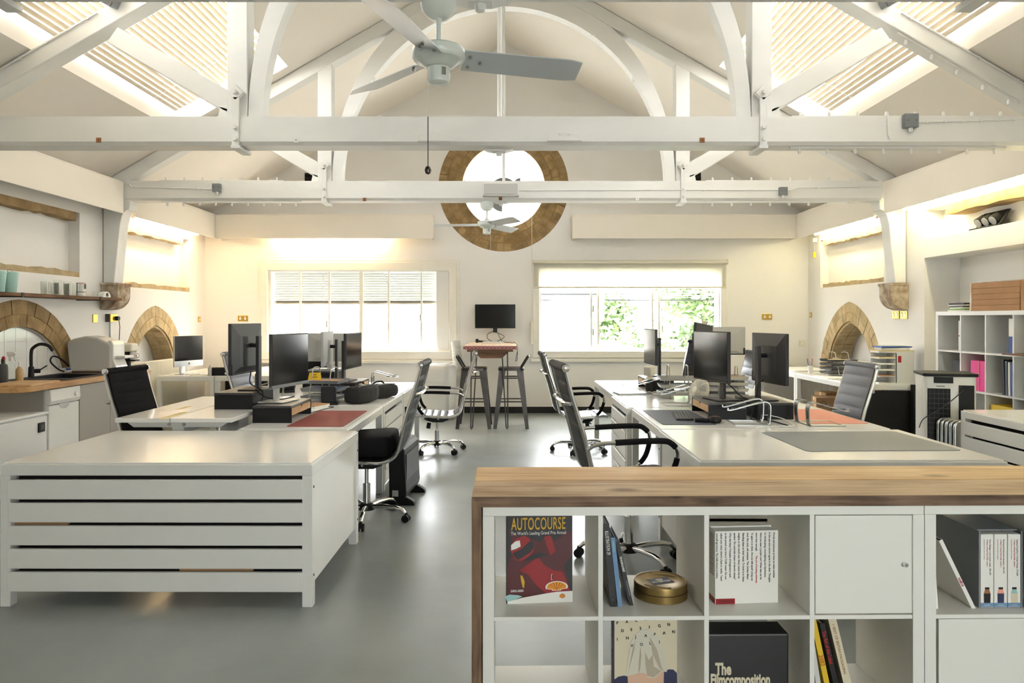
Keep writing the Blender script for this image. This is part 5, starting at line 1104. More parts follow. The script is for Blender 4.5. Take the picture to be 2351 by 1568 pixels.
t = thing('notebook', 'small tan notebook lying behind the silver monitor stand', 'notebook', (-1.56, 5.66, .70), 70); MB().box(-.10, .10, -.07, .07, 0, .022).obj('pages', 'paper', t); MB().box(-.102, .102, -.072, .072, .022, .027).obj('cover', 'card', t)
t = thing('paper_pile', 'small pile of papers under the tan notebook', 'papers', (-1.60, 5.52, .70), 15); MB().box(-.11, .11, -.09, .09, 0, .006).obj('sheets', 'paper', t)
t = thing('laptop', 'open dark laptop lying on the black riser by the grey monitors', 'laptop', (-1.97, 7.4, .871), 4); MB().box(-.12, .12, -.10, .10, 0, .010).obj('base', 'silver', t, bevel=.003); MB().box(-.11, .11, -.085, .02, .010, .0115).obj('keys', 'black_plastic', t)
t = thing('snack_box', 'blue patterned cardboard box between the two nearest monitors', 'box', (-2.28, 7.0, .70), 20); MB().box(-.05, .05, -.04, .04, 0, .22).obj('carton', 'blue', t); MB().box(-.051, .051, -.041, .041, .12, .18).obj('printed_band', 'black_plastic', t); MB().box(-.035, .035, -.03, .03, .22, .25).obj('top_flap', 'paper', t)
t = thing('drive_stack', 'stack of black boxes beside the blue patterned carton', 'boxes', (-2.16, 6.85, .70), 12)
for i in range(4): MB().box(-.08, .08, -.06, .06, i * .034, i * .034 + .03).obj('unit', 'black_plastic', t, bevel=.003, rot=(0, 0, R(random.uniform(-8, 8))))
# clutter beside the silver computer
t = thing('pen_tray', 'black pen organiser in front of the red folders', 'organiser', (-3.62, 8.92, .70)); MB().box(-.14, .14, -.06, .06, 0, .10).obj('box', 'black_plastic', t, bevel=.008); MB().lathe([(.018, 0), (.02, .1), (.012, .12), (.006, .135)], 12, (-.10, -.085, 0)).obj('glue_bottle', 'light_grey', t, smooth=True)
t = thing('glue_bottle', 'white glue bottle beside the black pen organiser', 'bottle', (-3.44, 8.95, .70)); MB().lathe([(.03, 0), (.032, .08), (.025, .10), (.010, .115)], 16).obj('bottle', 'white_plastic', t, smooth=True); MB().lathe([(.009, .115), (.003, .16)], 10).obj('nozzle', 'white_plastic', t, smooth=True)
loose_cable('cream cable coiled in front of the silver computer', [(-3.9, 8.95, .706), (-3.98, 8.86, .706), (-3.86, 8.83, .71), (-3.74, 8.9, .706), (-3.8, 9.0, .73), (-3.70, 9.05, .80)], .006, 'cream_plastic')
# clutter on the desk below the right arch
t = thing('pigeonhole_unit', 'white pigeonhole unit of paper shelves near the alcove', 'shelf unit', (4.13, 7.83, .70))
MB().box(-.19, .19, -.10, .09, .335, .35).obj('top', 'white_lacquer', t); MB().box(-.19, .19, -.10, .09, 0, .012).obj('bottom', 'white_lacquer', t); MB().box(-.01, .19, -.10, -.09, .012, .335).obj('end_panel', 'white_lacquer', t); MB().box(-.19, .19, .08, .09, .012, .335).obj('far_panel', 'white_lacquer', t); MB().box(-.012, -.0, -.10, .08, .012, .335).obj('divider', 'white_lacquer', t)
for i in range(4):
    o = MB().box(-.19, -.012, -.10, .08, .075 + i * .065, .083 + i * .065).obj('shelf', 'white_lacquer', t)
    MB().box(-.18, -.02, -.09, .06, .083 + i * .065, .093 + i * .065).obj('papers', ('card', 'paper', 'paper', 'tape')[i], o)
MB().box(.015, .05, -.1015, -.10, .23, .30).obj('red_label', 'red', t)
z = 1.051
for i, (mt, h, w_, l, rz, lb) in enumerate((('tape', .012, .38, .2, 2, 'manila folders on top of the pigeonhole unit'), ('paper', .028, .30, .17, -3, 'pile of magazines on the manila folders'), ('blue', .014, .34, .19, 4, 'blue ring binder on the magazines'), ('paper', .012, .24, .15, -8, 'white book topmost above the pigeonhole unit'))):
    o = MB().box(-w_ / 2, w_ / 2, -l / 2, l / 2, 0, h - .002).obj('paper_stack' if i < 2 else 'binder' if i == 2 else 'book', mt, loc=(4.13, 7.83, z), rot=(0, 0, R(rz))); tag(o, lb, 'papers' if i < 2 else 'binder' if i == 2 else 'book'); z += h
t = thing('pen_pot', 'pen pot with pens beside the dark letter tray', 'pen pot', (3.82, 9.22, .70)); MB().lathe([(.03, 0), (.032, .10), (.028, .10), (.026, .01)], 14).obj('pot', 'white_plastic', t, smooth=True)
for x, y, mt in ((.01, .005, 'red'), (-.01, .01, 'blue'), (.0, -.01, 'light_grey')): MB().tube([(x, y, .02), (x * 3, y * 3, .19 if mt != 'light_grey' else .30)], .004, 6).obj('pen', mt, t)
t = thing('label_printer', 'black keyboard like device lying beside the grey chair', 'device', (3.98, 8.22, .70), 6); MB().prism([(-.20, 0), (.20, 0), (.20, .045), (-.12, .035), (-.20, .01)], -.07, .07).obj('body', 'black_plastic', t, bevel=.006); MB().box(-.08, .18, -.05, .05, .036, .047).obj('key_block', 'dark_grey', t)
t = thing('sample_sheet', 'white sample board lying at the aisle edge of the arch desk', 'board', (3.84, 8.55, .70), -4); MB().box(-.17, .17, -.25, .25, 0, .012).obj('board', 'paper', t); MB().box(.0, .05, -.256, -.25, .002, .010).obj('red_mark', 'red', t)
t = thing('paper_roll', 'flat white paper portfolio on the far corner desk', 'portfolio', (3.95, 9.85, .70), 3); MB().prism(rrect(-.25, .3, -.35, .35, .1), 0, .02, 'xy').obj('portfolio', 'paper', t, bevel=.004)
def carton(label, loc, rz, a, b2, c, mark=True):
    t = thing('cardboard_box', label, 'box', loc, rz, 'cardboard boxes'); MB().box(-a / 2, a / 2, -b2 / 2, b2 / 2, 0, c).obj('carton', 'card', t, bevel=.003)
    MB().box(-a / 2 - .001, a / 2 + .001, -.025, .025, c - .05, c + .0012).obj('tape_strip', 'tape', t)
    if mark:
        MB().add(*shell_ring(.035, -b2 / 2 - .001)).obj('printed_emblem', 'dark_grey', t, loc=(-a * .25, 0, c * .72))
        MB().box(-a * .38, -a * .02, -b2 / 2 - .0012, -b2 / 2, c * .22, c * .24).obj('printed_line', 'dark_grey', t)
def shell_ring(r, y):
    b2 = closed_band(arc(0, 0, r * .82, r * .8, -60, 240, 18), arc(0, 0, r, r, -60, 240, 18), y - .0006, y); return b2.v, b2.f
carton('open cardboard box with a printed shell outline under the arch desk', (3.93, 8.95, .16), -12, .34, .30, .27)
carton('lower cardboard box beneath the printed box under the arch desk', (3.95, 8.95, 0), -8, .36, .32, .155, False)
carton('tall cardboard box at the back of the arch desk legs', (4.15, 9.45, 0), 4, .22, .30, .44, False)
carton('small cardboard box low beside the corner desk legs', (3.90, 9.75, 0), 0, .30, .3, .24, False)
t = thing('storage_unit', 'white drawer unit under the arch desk behind the grey chair', 'drawer unit', (4.13, 8.3, 0)); MB().box(-.16, .16, -.2, .2, 0, .5).obj('body', 'white_lacquer', t); 
for i in range(2): MB().box(-.168, -.16, -.19, .19, .03 + i * .23, .24 + i * .23).obj('drawer', 'white_plastic', t, bevel=.003)
# radiators on the side walls
def radiator(label, X, side, y0, y1, z0, z1):
    t = thing('radiator', label, 'radiator', (X, 0, 0), 0, 'cream panel radiators'); n = int((y1 - y0) / .035); pts = []
    for i in range(n * 4 + 1): y = y0 + (y1 - y0) * i / (n * 4); pts.append((y, -side * (.05 + (.008 if i % 4 in (1, 2) else 0))))
    MB().prism([(p[1], p[0]) for p in pts] + [(-side * .035, y1), (-side * .035, y0)], z0, z1, 'xy').obj('panel', 'cream_plastic', t)
    MB().box(*sorted((-side * .01, -side * .062)), y0, y1, z1, z1 + .012).obj('top_grille', 'cream_plastic', t)
    for y in (y0 + .1, y1 - .1): MB().box(*sorted((0, -side * .036)), y - .015, y + .015, z0 + .1, z1 - .1).obj('bracket', 'steel', t)
    MB().tube([(-side * .045, y0 - .03, z1 - .08), (-side * .045, y0 - .03, 0)], .009, 8).obj('pipe', 'steel', t, smooth=True)
radiator('cream ribbed radiator under the left stone arch', XL, -1, 8.42, 10.0, .18, .86)
radiator('cream ribbed radiator under the right stone arch', XR, 1, 8.5, 9.75, .18, .86)
# ------------------------------------------------------------------ kitchen corner
KX = -3.92
t = thing('base_cabinet', 'low white cabinet with a black pull at the near end of the kitchen', 'cabinet', (0, 0, 0)); MB().box(XL + .005, KX - .02, 5.30, 6.06, 0, .60).obj('body', 'white_plastic', t); MB().box(KX - .02, KX, 5.31, 6.05, .08, .585).obj('door', 'white_plastic', t, bevel=.003); MB().box(XL + .005, KX + .005, 5.30, 6.065, .60, .62).obj('top', 'white_plastic', t, bevel=.003)
o = MB().box(KX, KX + .012, 5.93, 6.01, .46, .54).obj('pull', 'black_plastic', t, bevel=.004); MB().box(KX + .012, KX + .014, 5.95, 5.99, .48, .52).obj('pull_recess', 'dark_grey', o)
MB().box(XL + .005, XL + .03, 5.30, 6.06, .62, .805).obj('back_panel', 'grey_unit', t); MB().box(XL + .01, KX - .03, 6.045, 6.063, .62, .805).obj('side_panel', 'grey_unit', t)
t = thing('dishwasher', 'white dishwasher under the wooden worktop', 'dishwasher', (0, 0, 0)); MB().box(XL + .05, KX - .025, 6.07, 6.50, .02, .80).obj('body', 'white_plastic', t); MB().box(KX - .025, KX, 6.075, 6.495, .08, .66).obj('door', 'white_gloss', t, bevel=.004)
MB().prism([(KX - .025, .668), (KX + .004, .668), (KX + .018, .70), (KX + .012, .80), (KX - .025, .80)], 6.075, 6.495, 'xz').obj('control_panel', 'white_gloss', t, bevel=.006)
MB().lathe([(.022, KX + .01), (.02, KX + .03)], 14, (0, 6.42, .735), 'x').obj('dial', 'white_plastic', t, smooth=True); MB().prism(arc(6.285, .668, .075, .05, 180, 360, 10), KX - .004, KX + .002, 'yz').obj('handle_recess', 'light_grey', t)
t = thing('base_cabinet', 'grey kitchen cabinet with bar handles beside the dishwasher', 'cabinet', (0, 0, 0)); MB().box(XL + .005, KX - .02, 6.505, 7.50, 0, .805).obj('body', 'grey_unit', t)
for y0, y1, hy in ((6.51, 7.0, 6.95), (7.005, 7.495, 7.06)):
    o = MB().box(KX - .02, KX, y0, y1, .10, .80).obj('door', 'grey_unit', t, bevel=.003); MB().tube(smooth_path([(KX, hy, .58), (KX + .03, hy, .59), (KX + .03, hy, .71), (KX, hy, .72)], 3), .006, 8).obj('handle', 'steel', o, smooth=True)
MB().box(KX - .05, KX - .04, 6.505, 7.5, 0, .1).obj('plinth', 'dark_grey', t)
MB().box(XL + .005, KX - .02, 7.50, 7.52, 0, .805).obj('end_panel', 'grey_unit', t)
# worktop made of oak staves, with an opening-free sink laid in
t = thing('worktop', 'thick oak kitchen worktop with a rounded near corner', 'worktop', (0, 0, 0)); e = KX + .03
tp = MB().prism([(XL + .003, 5.72)] + arc(e - .10, 5.82, .10, .10, -90, 0, 6) + [(e, 7.74), (XL + .003, 7.74)], .807, .85, 'xy').obj('top', 'worktop_wood', t, bevel=.004)
cut(tp, [MB().box(-4.44, -4.05, 6.58, 7.08, .7, 1)])
MB().box(XL + .003, XL + .015, 5.72, 7.74, .851, .90).obj('upstand', 'white_plastic', t)
t = thing('sink', 'black inset kitchen sink in the worktop', 'sink', (0, 0, 0)); closed_band([(-4.43, 6.59), (-4.06, 6.59), (-4.06, 7.07), (-4.43, 7.07)], [(-4.52, 6.40), (-3.98, 6.40), (-3.98, 7.18), (-4.52, 7.18)], .851, .858, 'xy').obj('rim', 'black_plastic', t, bevel=.002)
MB().box(-4.43, -4.06, 6.59, 7.07, .70, .705).obj('basin_floor', 'black_plastic', t)
for x0, x1, y0, y1 in ((-4.434, -4.43, 6.59, 7.07), (-4.06, -4.056, 6.59, 7.07), (-4.43, -4.06, 6.586, 6.59), (-4.43, -4.06, 7.07, 7.074)): MB().box(x0, x1, y0, y1, .70, .851).obj('basin_side', 'black_plastic', t)
t = thing('kitchen_tap', 'black swan neck mixer tap behind the sink', 'tap', (-4.475, 6.68, .858), 0); MB().lathe([(.026, 0), (.024, .09), (.018, .10)], 16).obj('body', 'black_plastic', t, smooth=True)
MB().tube(smooth_path([(0, 0, .08), (0, 0, .22), (.01, .01, .27), (.06, .03, .305), (.12, .06, .29), (.15, .08, .24)], 6), .0145, 12).obj('spout', 'black_plastic', t, smooth=True); MB().tube([(.015, .015, .055), (.05, .05, .055)], .02, 12).obj('valve', 'black_plastic', t, smooth=True); MB().tube([(.045, .045, .06), (.075, .11, .10)], .006, 8).obj('lever', 'black_plastic', t, smooth=True)
t = thing('chopping_board', 'thin wooden chopping board at the near end of the worktop', 'board', (-4.08, 6.02, .8505), 3); MB().prism(rrect(-.17, .17, -.22, .22, .03), 0, .018, 'xy').obj('board', 'oak', t, bevel=.003)
t = thing('water_dispenser', 'grey and white bench top water machine on the worktop', 'water machine', (-4.31, 7.44, .8505), -90); t.scale = (.85, .82, 1.1)
MB().prism([(-.24, .012), (.26, .012), (.26, .26), (.22, .285), (.10, .325), (-.05, .34), (-.20, .315), (-.27, .29), (-.28, .26)], -.15, .15, 'yz').obj('body', 'light_grey', t, bevel=.02, seg=3)
MB().box(-.16, -.154, .0, .0, 0, 0.001).obj('seam', 'light_grey', t) if False else None
MB().prism([(.16, .012), (.30, .012), (.33, .05), (.29, .12), (.29, .26), (.26, .30), (.20, .29), (.17, .15)], -.13, .13, 'yz').obj('front_fascia', 'white_gloss', t, bevel=.012); MB().box(-.10, .10, .30, .42, .13, .155).obj('dispense_shelf', 'white_plastic', t, bevel=.006)
MB().box(-.11, .11, -.24, .26, 0, .012).obj('foot', 'dark_grey', t)
t = thing('coffee_machine', 'small black and cream coffee machine with a mug', 'coffee machine', (-4.12, 7.655, .8505)); MB().lathe([(.075, 0), (.075, .018), (.05, .03), (.05, .2)], 20).obj('column', 'black_plastic', t, smooth=True); MB().box(-.07, .10, -.07, .07, .20, .29).obj('head', 'cream_plastic', t, bevel=.02, seg=3); MB().box(.03, .12, -.05, .05, .0, .012).obj('drip_tray', 'black_plastic', t); MB().box(.03, .125, -.045, .045, .10, .115).obj('cup_shelf', 'black_plastic', t)
t = thing('mug', 'white patterned mug standing in the coffee machine', 'mug', (-4.04, 7.655, .966)); MB().lathe([(.03, 0), (.034, .005), (.036, .08), (.033, .08), (.03, .01)], 18).obj('cup', 'white_gloss', t, smooth=40); MB().tube(smooth_path([(.034, 0, .065), (.06, 0, .06), (.06, 0, .03), (.034, 0, .02)], 3), .005, 7).obj('handle', 'white_gloss', t, smooth=True); MB().box(.034, .0365, -.015, .0, .03, .05).obj('red_print', 'red', t)
loose_cable('black hose looping behind the water machine', [(-4.52, 7.24, .87), (-4.53, 7.16, .90), (-4.54, 7.06, .98), (-4.54, 7.10, 1.03), (-4.53, 7.20, 1.0), (-4.50, 7.29, .92)], .008)
t = thing('hose_valve', 'blue handled valve beside the water machine', 'valve', (-4.48, 7.235, .8505)); MB().tube([(0, -.03, .02), (0, .05, .02)], .012, 10).obj('valve_body', 'light_grey', t, smooth=True); MB().cbox((0, .01, .043), (.02, .045, .018)).obj('valve_handle', 'blue', t)
def bottle(label, x, y, prof, mt, cap, capz, rr=.012, trigger=False):
    t = thing('bottle', label, 'bottle', (x, y, .8505), 0, 'bottles by the sink'); MB().lathe(prof, 16).obj('body', mt, t, smooth=40); MB().lathe([(rr, capz), (rr * 1.1, capz + .035), (rr * .7, capz + .045)], 12).obj('cap', cap, t, smooth=40)
    if trigger: MB().prism([(-.02, capz + .035), (.045, capz + .045), (.055, capz + .065), (.03, capz + .085), (-.03, capz + .08)], -.012, .012).obj('spray_head', cap, t, bevel=.004); MB().prism([(.025, capz + .045), (.035, capz + .045), (.05, capz - .0), (.042, capz)], -.005, .005).obj('trigger', cap, t)
P0 = [(.03, 0), (.034, .006), (.034, .11), (.026, .15), (.012, .165), (.012, .18)]
mat('green_liquid', (70, 110, 70), .2); mat('amber', (190, 160, 110), .2)
bottle('clear spray bottle with a white trigger by the sink', -4.43, 6.34, P0, 'clear_glass', 'white_plastic', .178, .013, True)
bottle('green bottle with a red cap at the left edge', -4.42, 6.24, P0, 'green_liquid', 'red', .178)
bottle('amber soap bottle beside the spray bottle', -4.33, 6.31, [(.028, 0), (.03, .006), (.03, .10), (.018, .12), (.01, .13)], 'amber', 'white_plastic', .128, .009)
bottle('dark grey bottle at the left edge of the worktop', -4.30, 6.06, [(.036, 0), (.038, .01), (.038, .15), (.03, .165), (.014, .17)], 'dark_grey', 'black_plastic', .168, .011)
# tiles inside the kitchen arch
ti = inner(ARCH_K, .245); r_, l_ = gothic(*ti, 40)
def half(z):
    for i in range(len(r_) - 1):
        if r_[i][1] <= z <= r_[i + 1][1]: u = (z - r_[i][1]) / (r_[i + 1][1] - r_[i][1]); return r_[i][0] + (r_[i + 1][0] - r_[i][0]) * u - ARCH_K[0]
    return 0.
tile_root = structure(MB().box(XL - .0595, XL - .056, ARCH_K[0] - .70, ARCH_K[0] + .70, .86, .88).obj('trim_12', 'white_plastic'), 'white wall tiles filling the kitchen arch')
mat('tile_glaze', (240, 240, 236), .12)
for iz in range(4):
    z0, z1 = .885 + iz * .152, .885 + iz * .152 + .148
    for iy in range(-6, 6):
        y0, y1 = ARCH_K[0] + iy * .152 + .02, ARCH_K[0] + iy * .152 + .168; poly = []
        zz = [z0 + (z1 - z0) * k / 6 for k in range(7)]
        a_ = [(max(y0, ARCH_K[0] - half(z)), z) for z in zz]; b_ = [(min(y1, ARCH_K[0] + half(z)), z) for z in zz]
        keep = [k for k in range(7) if a_[k][0] < b_[k][0] - .003 and half(zz[k]) > .01]
        if len(keep) >= 2: MB().band([a_[k] for k in keep], [b_[k] for k in keep], XL - .0598, XL - .052, 'yz').obj('tile', 'tile_glaze', tile_root)
# shelf of glasses
t = thing('wall_shelf', 'old dark wooden wall shelf carrying the glasses', 'shelf', (0, 0, 0)); MB().box(XL + .003, -4.33, 5.3, 7.97, 1.60, 1.63).obj('plank', 'old_shelf_wood', t, bevel=.004)
for y in (6.35, 7.55): MB().box(XL + .003, -4.325, y - .015, y + .015, 1.592, 1.60).obj('bracket', 'black_plastic', t); MB().box(-4.33, -4.324, y - .015, y + .015, 1.592, 1.632).obj('bracket_lip', 'black_plastic', t)
SZ = 1.6305
mat('mint', (176, 214, 204), .4); mat('lime', (120, 176, 70), .5)
def tin(label, y, word):
    t = thing('storage_tin', label, 'tin', (-4.43, y, SZ)); MB().lathe([(.048, 0), (.052, .004), (.066, .165), (.068, .172)], 22).obj('tin', 'mint', t, smooth=40); MB().lathe([(.069, .168), (.069, .18), (.03, .186), (.001, .187)], 22).obj('lid', 'mint', t, smooth=40); MB().tube(smooth_path([(-.02, 0, .186), (-.015, 0, .202), (.015, 0, .202), (.02, 0, .186)], 3), .003, 6).obj('lid_handle', 'steel', t)
    text(word, 'lettering', 'dark_grey', t, .024, (.012, -.0615, .10), (R(90), 0, 30), 'CENTER')
tin('mint green storage tin lettered biscuits', 6.33, 'BISCUITS'); tin('mint green storage tin lettered coffee at the left edge', 6.18, 'COFFEE')
o = MB().box(-.03, .03, -.05, .05, 0, .16).obj('tea_carton', 'lime', loc=(-4.50, 6.42, SZ)); tag(o, 'lime green carton behind the biscuit tin', 'carton')
o = MB().lathe([(.05, 0), (.09, .012), (.095, .016), (.06, .014), (.085, .03), (.095, .034), (.05, .03)], 24).obj('plate_stack', 'white_gloss', loc=(-4.42, 6.02, SZ), smooth=30); tag(o, 'stack of white plates at the left end of the shelf', 'plates')
for i, (y, x, h, r) in enumerate(((6.88, -4.48, .13, .036), (6.98, -4.42, .15, .034), (7.06, -4.50, .125, .036), (7.10, -4.40, .12, .032), (7.19, -4.46, .145, .035), (7.24, -4.40, .125, .034))):
    o = MB().lathe([(r * .85, 0), (r * .88, .004), (r, h), (r - .002, h), (r * .86 - .001, .008), (.001, .007)], 18).obj('drinking_glass', 'clear_glass', loc=(x, y, SZ), smooth=40)
    tag(o, ('first', 'second', 'third', 'fourth', 'fifth', 'sixth')[i] + ' clear drinking glass from the tins along the shelf', 'glass', 'glasses on the wall shelf')
t = thing('coffee_tin', 'white and black printed coffee tin with a red rim', 'tin', (-4.41, 7.34, SZ)); MB().lathe([(.042, 0), (.042, .13)], 22).obj('tin', 'paper', t, smooth=40); MB().lathe([(.043, .13), (.043, .136), (.001, .137)], 22).obj('red_rim', 'red', t, smooth=40); MB().lathe([(.0424, .04), (.0424, .046)], 22).obj('dark_band', 'dark_grey', t); MB().box(.0, .0435, -.012, .018, .075, .125).obj('dark_print', 'dark_grey', t)
o = MB().box(-.025, .025, -.02, .02, 0, .12).obj('spice_box', 'tape', loc=(-4.47, 7.47, SZ)); tag(o, 'narrow cream spice box beside the coffee tin', 'box'); MB().box(.025, .026, -.012, .012, .02, .07).obj('red_print', 'red', o)
o = MB().lathe([(.032, 0), (.034, .06), (.03, .06), (.028, .006)], 16).obj('tumbler', 'clear_glass', loc=(-4.42, 7.63, SZ), smooth=40); tag(o, 'short glass tumbler near the stone corbel', 'glass')
t = thing('tape_dispenser', 'white round dispenser at the corbel end of the shelf', 'dispenser', (-4.42, 7.78, SZ)); MB().prism(arc(0, .0, .075, .065, 0, 180, 14), -.03, .03, 'yz').obj('shell', 'white_plastic', t, bevel=.006); MB().lathe([(.022, .03), (.022, .034)], 14, (0, 0, .03), 'x').obj('hub', 'dark_grey', t)
t = thing('waste_bin', 'white domed bin beyond the end of the kitchen worktop', 'bin', (-4.15, 7.85, 0)); MB().lathe([(.12, 0), (.14, .02), (.15, .44)], 22).obj('bucket', 'light_grey', t, smooth=40); MB().lathe([(.155, .44), (.155, .49), (.15, .5)], 22).obj('collar', 'black_plastic', t, smooth=40); MB().lathe([(.15, .5), (.14, .56), (.10, .61), (.04, .635), (.001, .637)], 22).obj('dome', 'white_plastic', t, smooth=40)
# ------------------------------------------------------------------ shelving alcove on the right
KXF = 4.15
t = thing('cube_shelf', 'white cube shelving unit in the alcove', 'shelf unit', (0, 0, 0)); y1 = 7.05; y0 = y1 - 1.82; W = 'white_lacquer'
MB().box(KXF, KXF + .39, y0, y1, 1.432, 1.47).obj('top_panel', W, t, bevel=.002); MB().box(KXF, KXF + .39, y0, y1, 0, .038).obj('bottom_panel', W, t)
for y in (y0, y1 - .038): MB().box(KXF, KXF + .39, y, y + .038, .038, 1.432).obj('side_panel', W, t, bevel=.002)
for i in range(1, 5): yy = y1 - .038 - i * .352; MB().box(KXF + .004, KXF + .386, yy, yy + .016, .038, 1.432).obj('divider', W, t)
for j in range(1, 4): zz = .038 + j * .349; MB().box(KXF + .002, KXF + .388, y0 + .038, y1 - .038, zz, zz + .016).obj('shelf', W, t)
MB().box(KXF + .384, KXF + .388, y0 + .038, y1 - .038, .04, 1.43).obj('back_panel', W, t)
def cell(i, j): return y1 - .038 - (i + 1) * .352 + .018, .038 + j * .349 + .017     # near edge y, floor z of cell i from the far end, row j
def alcove_item(name, label, cat, i, j, dy, th, h, mt, dep=.26, x0=.03, tilt=0., band=None, group='items in the alcove shelving'):
    y, z = cell(i, j); o = MB().box(0, dep, 0, th, 0, h).obj(name, mt, loc=(KXF + x0, y + dy, z), rot=(R(tilt), 0, 0)); tag(o, label, cat, group)
    if band: MB().box(-.001, dep + .001, -.0005, th + .0005, h * band[1], h * band[2]).obj('spine_band', band[0], o)
    return o
alcove_item('box_file', 'white box file with a thin red band in the top far cell', 'file', 0, 3, .002, .06, .28, 'paper', band=('red', .48, .51))
alcove_item('product_box', 'blue and white product box in the third top cell', 'box', 2, 3, .002, .065, .30, 'paper', band=('blue', 0, .5), x0=.02)
alcove_item('product_box', 'thin teal and white box in the second top cell', 'box', 1, 3, .002, .02, .27, 'paper', band=('mint', 0, .35))
alcove_item('storage_case', 'black case in the second row behind the air cooler', 'case', 0, 2, .01, .14, .26, 'black_plastic')
mat('magenta', (232, 24, 140), .45)
o = alcove_item('gift_bag', 'bright magenta folded bag in the second row', 'bag', 1, 2, .01, .22, .27, 'magenta'); MB().box(-.004, 0, .10, .106, .0, .27).obj('fold_line', 'mat_pink', o)
for k, (mt, th, h, lb) in enumerate((('blue', .05, .27, 'pale blue ring binder nearest in the second row cell'), ('paper', .022, .28, 'white booklet with coloured tabs'), ('mat_blue', .026, .29, 'navy booklet beside the coloured tabs'), ('black_plastic', .03, .30, 'black binder leaning in the second row cell'))): alcove_item('binder', lb, 'binder', 2, 2, .01 + (0, .055, .085, .12)[k], th, h, mt, tilt=-(0, 1, 2, 3)[k])
alcove_item('folded_cloth', 'yellow folded cloth in the third row', 'cloth', 2, 1, .01, .30, .25, 'yellow')
alcove_item('reference_book', 'red and white book in the third row beside the yellow cloth', 'book', 3, 1, .01, .05, .27, 'red', band=('paper', 0, 1.0)); alcove_item('reference_book', 'dark green book in the third row near the edge', 'book', 3, 1, .08, .2, .24, 'black_plastic')
alcove_item('product_box', 'teal and white product box in the fourth second row cell', 'box', 3, 2, .002, .03, .28, 'paper', band=('mint', 0, .6))
o = MB().box(-.03, .30, -.15, .17, 0, .012).obj('dark_tray', 'brown_ply', loc=(KXF - .06, cell(3, 2)[0] + .17, cell(3, 3)[1]), rot=(0, 0, 0)); tag(o, 'dark brown flat folder jutting out of the shelving', 'folder')
mat('wrap', (200, 176, 150), .35, col2=(226, 214, 200), scale=14)
t = thing('wrapped_carton', 'large ribbed cardboard parcel wrapped in clear film on the shelving', 'parcel', (KXF + .18, 6.25, 1.471), 4)
for i in range(5): MB().box(-.16, .16, -.30, .26, i * .05, i * .05 + .048).obj('card_layer', 'card', t)
MB().box(-.163, .163, .262, .29, 0, .25).obj('wrapped_end', 'wrap', t, bevel=.008); MB().box(-.16, .16, -.30, .27, .25, .256).obj('film_top', 'wrap', t)
carton('second brown parcel at the right edge on the shelving', (KXF + .18, 5.75, 1.471), 0, .32, .30, .25, False)
z = 1.4705
for k, (mt, h) in enumerate((('paper', .014), ('lime', .012), ('paper', .014), ('dark_grey', .012), ('paper', .012), ('black_plastic', .016))):
    o = MB().box(-.12, .12, -.13, .13, 0, h - .001).obj('magazine', mt, loc=(KXF + .16, 6.78, z), rot=(0, 0, R(random.uniform(-10, 10)))); z += h
    tag(o, ('bottom white', 'green edged second', 'white third', 'dark grey fourth', 'white fifth', 'black topmost')[k] + ' magazine in the pile beside the wrapped parcel', 'magazine', 'magazines piled on the shelving')
o = MB().box(-.06, .06, -.10, .10, 0, .055).obj('cyan_box', 'mint', loc=(KXF + .07, 5.95 - .52, 1.471)); tag(o, 'small cyan box at the edge of the shelving top', 'box'); M['cyan'] = mat('cyan', (60, 190, 220), .4); o.data.materials[0] = M['cyan']
# alcove ledge ornament: three gauges on a black stand
Yg = 6.75
t = thing('gauge_stand', 'black stand with three round gauges on the alcove ledge', 'gauges', (XR + .08, Yg, 2.2505), 0)
MB().box(-.07, .10, -.20, .20, 0, .014).obj('base', 'black_plastic', t, bevel=.003); o = MB().prism([(-.03, .014), (.0, .014), (.09, .16), (.06, .16)], -.17, .17, 'xz').obj('panel', 'black_plastic', t, bevel=.003)
for k in (-1, 0, 1):
    mtx = Matrix.Translation((.0, k * .105, .085)) @ Matrix.Rotation(R(-32), 4, 'Y')
    g = MB().lathe([(.048, -.05), (.048, .03)], 20, (0, 0, 0), 'x').xf(mtx).obj('gauge', 'black_plastic', t, smooth=40); MB().lathe([(.042, -.053), (.042, -.05)], 20, (0, 0, 0), 'x').xf(mtx).obj('dial', 'light_grey', g)
# air cooler
t = thing('air_cooler', 'white and black tower air cooler in front of the shelving', 'air cooler', (3.62, 6.02, 0), -18)
MB().prism(rrect(-.19, .19, -.17, .17, .03), .05, .93, 'xy').obj('body', 'white_gloss', t, bevel=.006)
MB().prism([(-.20, -.18), (.20, -.18), (.20, .18), (-.20, .18)], .93, .955, 'xy').obj('lid', 'black_plastic', t, bevel=.006); MB().box(-.12, .02, -.178, -.168, .875, .925).obj('control_panel', 'black_plastic', t, bevel=.003)
o = MB().box(-.165, .0, -.175, -.168, .36, .83).obj('louvre_recess', 'black_paint', t)
for k in range(11): MB().box(-.16, -.005, -.182, -.172, .385 + k * .04, .39 + k * .04).obj('louvre', 'dark_grey', o)
for k in range(5): MB().box(-.15 + k * .032, -.146 + k * .032, -.177, -.174, .37, .82).obj('vane', 'dark_grey', o)
MB().box(.188, .193, -.13, .13, .15, .86).obj('side_filter', 'black_paint', t); MB().box(.06, .17, -.175, -.168, .2, .86).obj('side_grille', 'black_paint', t)
for x in (-.14, .14):
    for y in (-.12, .12): MB().lathe([(.025, 0), (.025, .05)], 10, (x, y, 0)).obj('caster', 'dark_grey', t)
MB().box(-.10, -.04, -.1712, -.17, .845, .853).obj('maker_mark', 'mid_grey', t)
MB().tube(smooth_path([(.09, -.19, .83), (.02, -.22, .76), (-.10, -.23, .66), (-.20, -.20, .58), (-.22, -.14, .50)]), .004, 6).obj('power_cord', 'dark_grey', t, smooth=True)
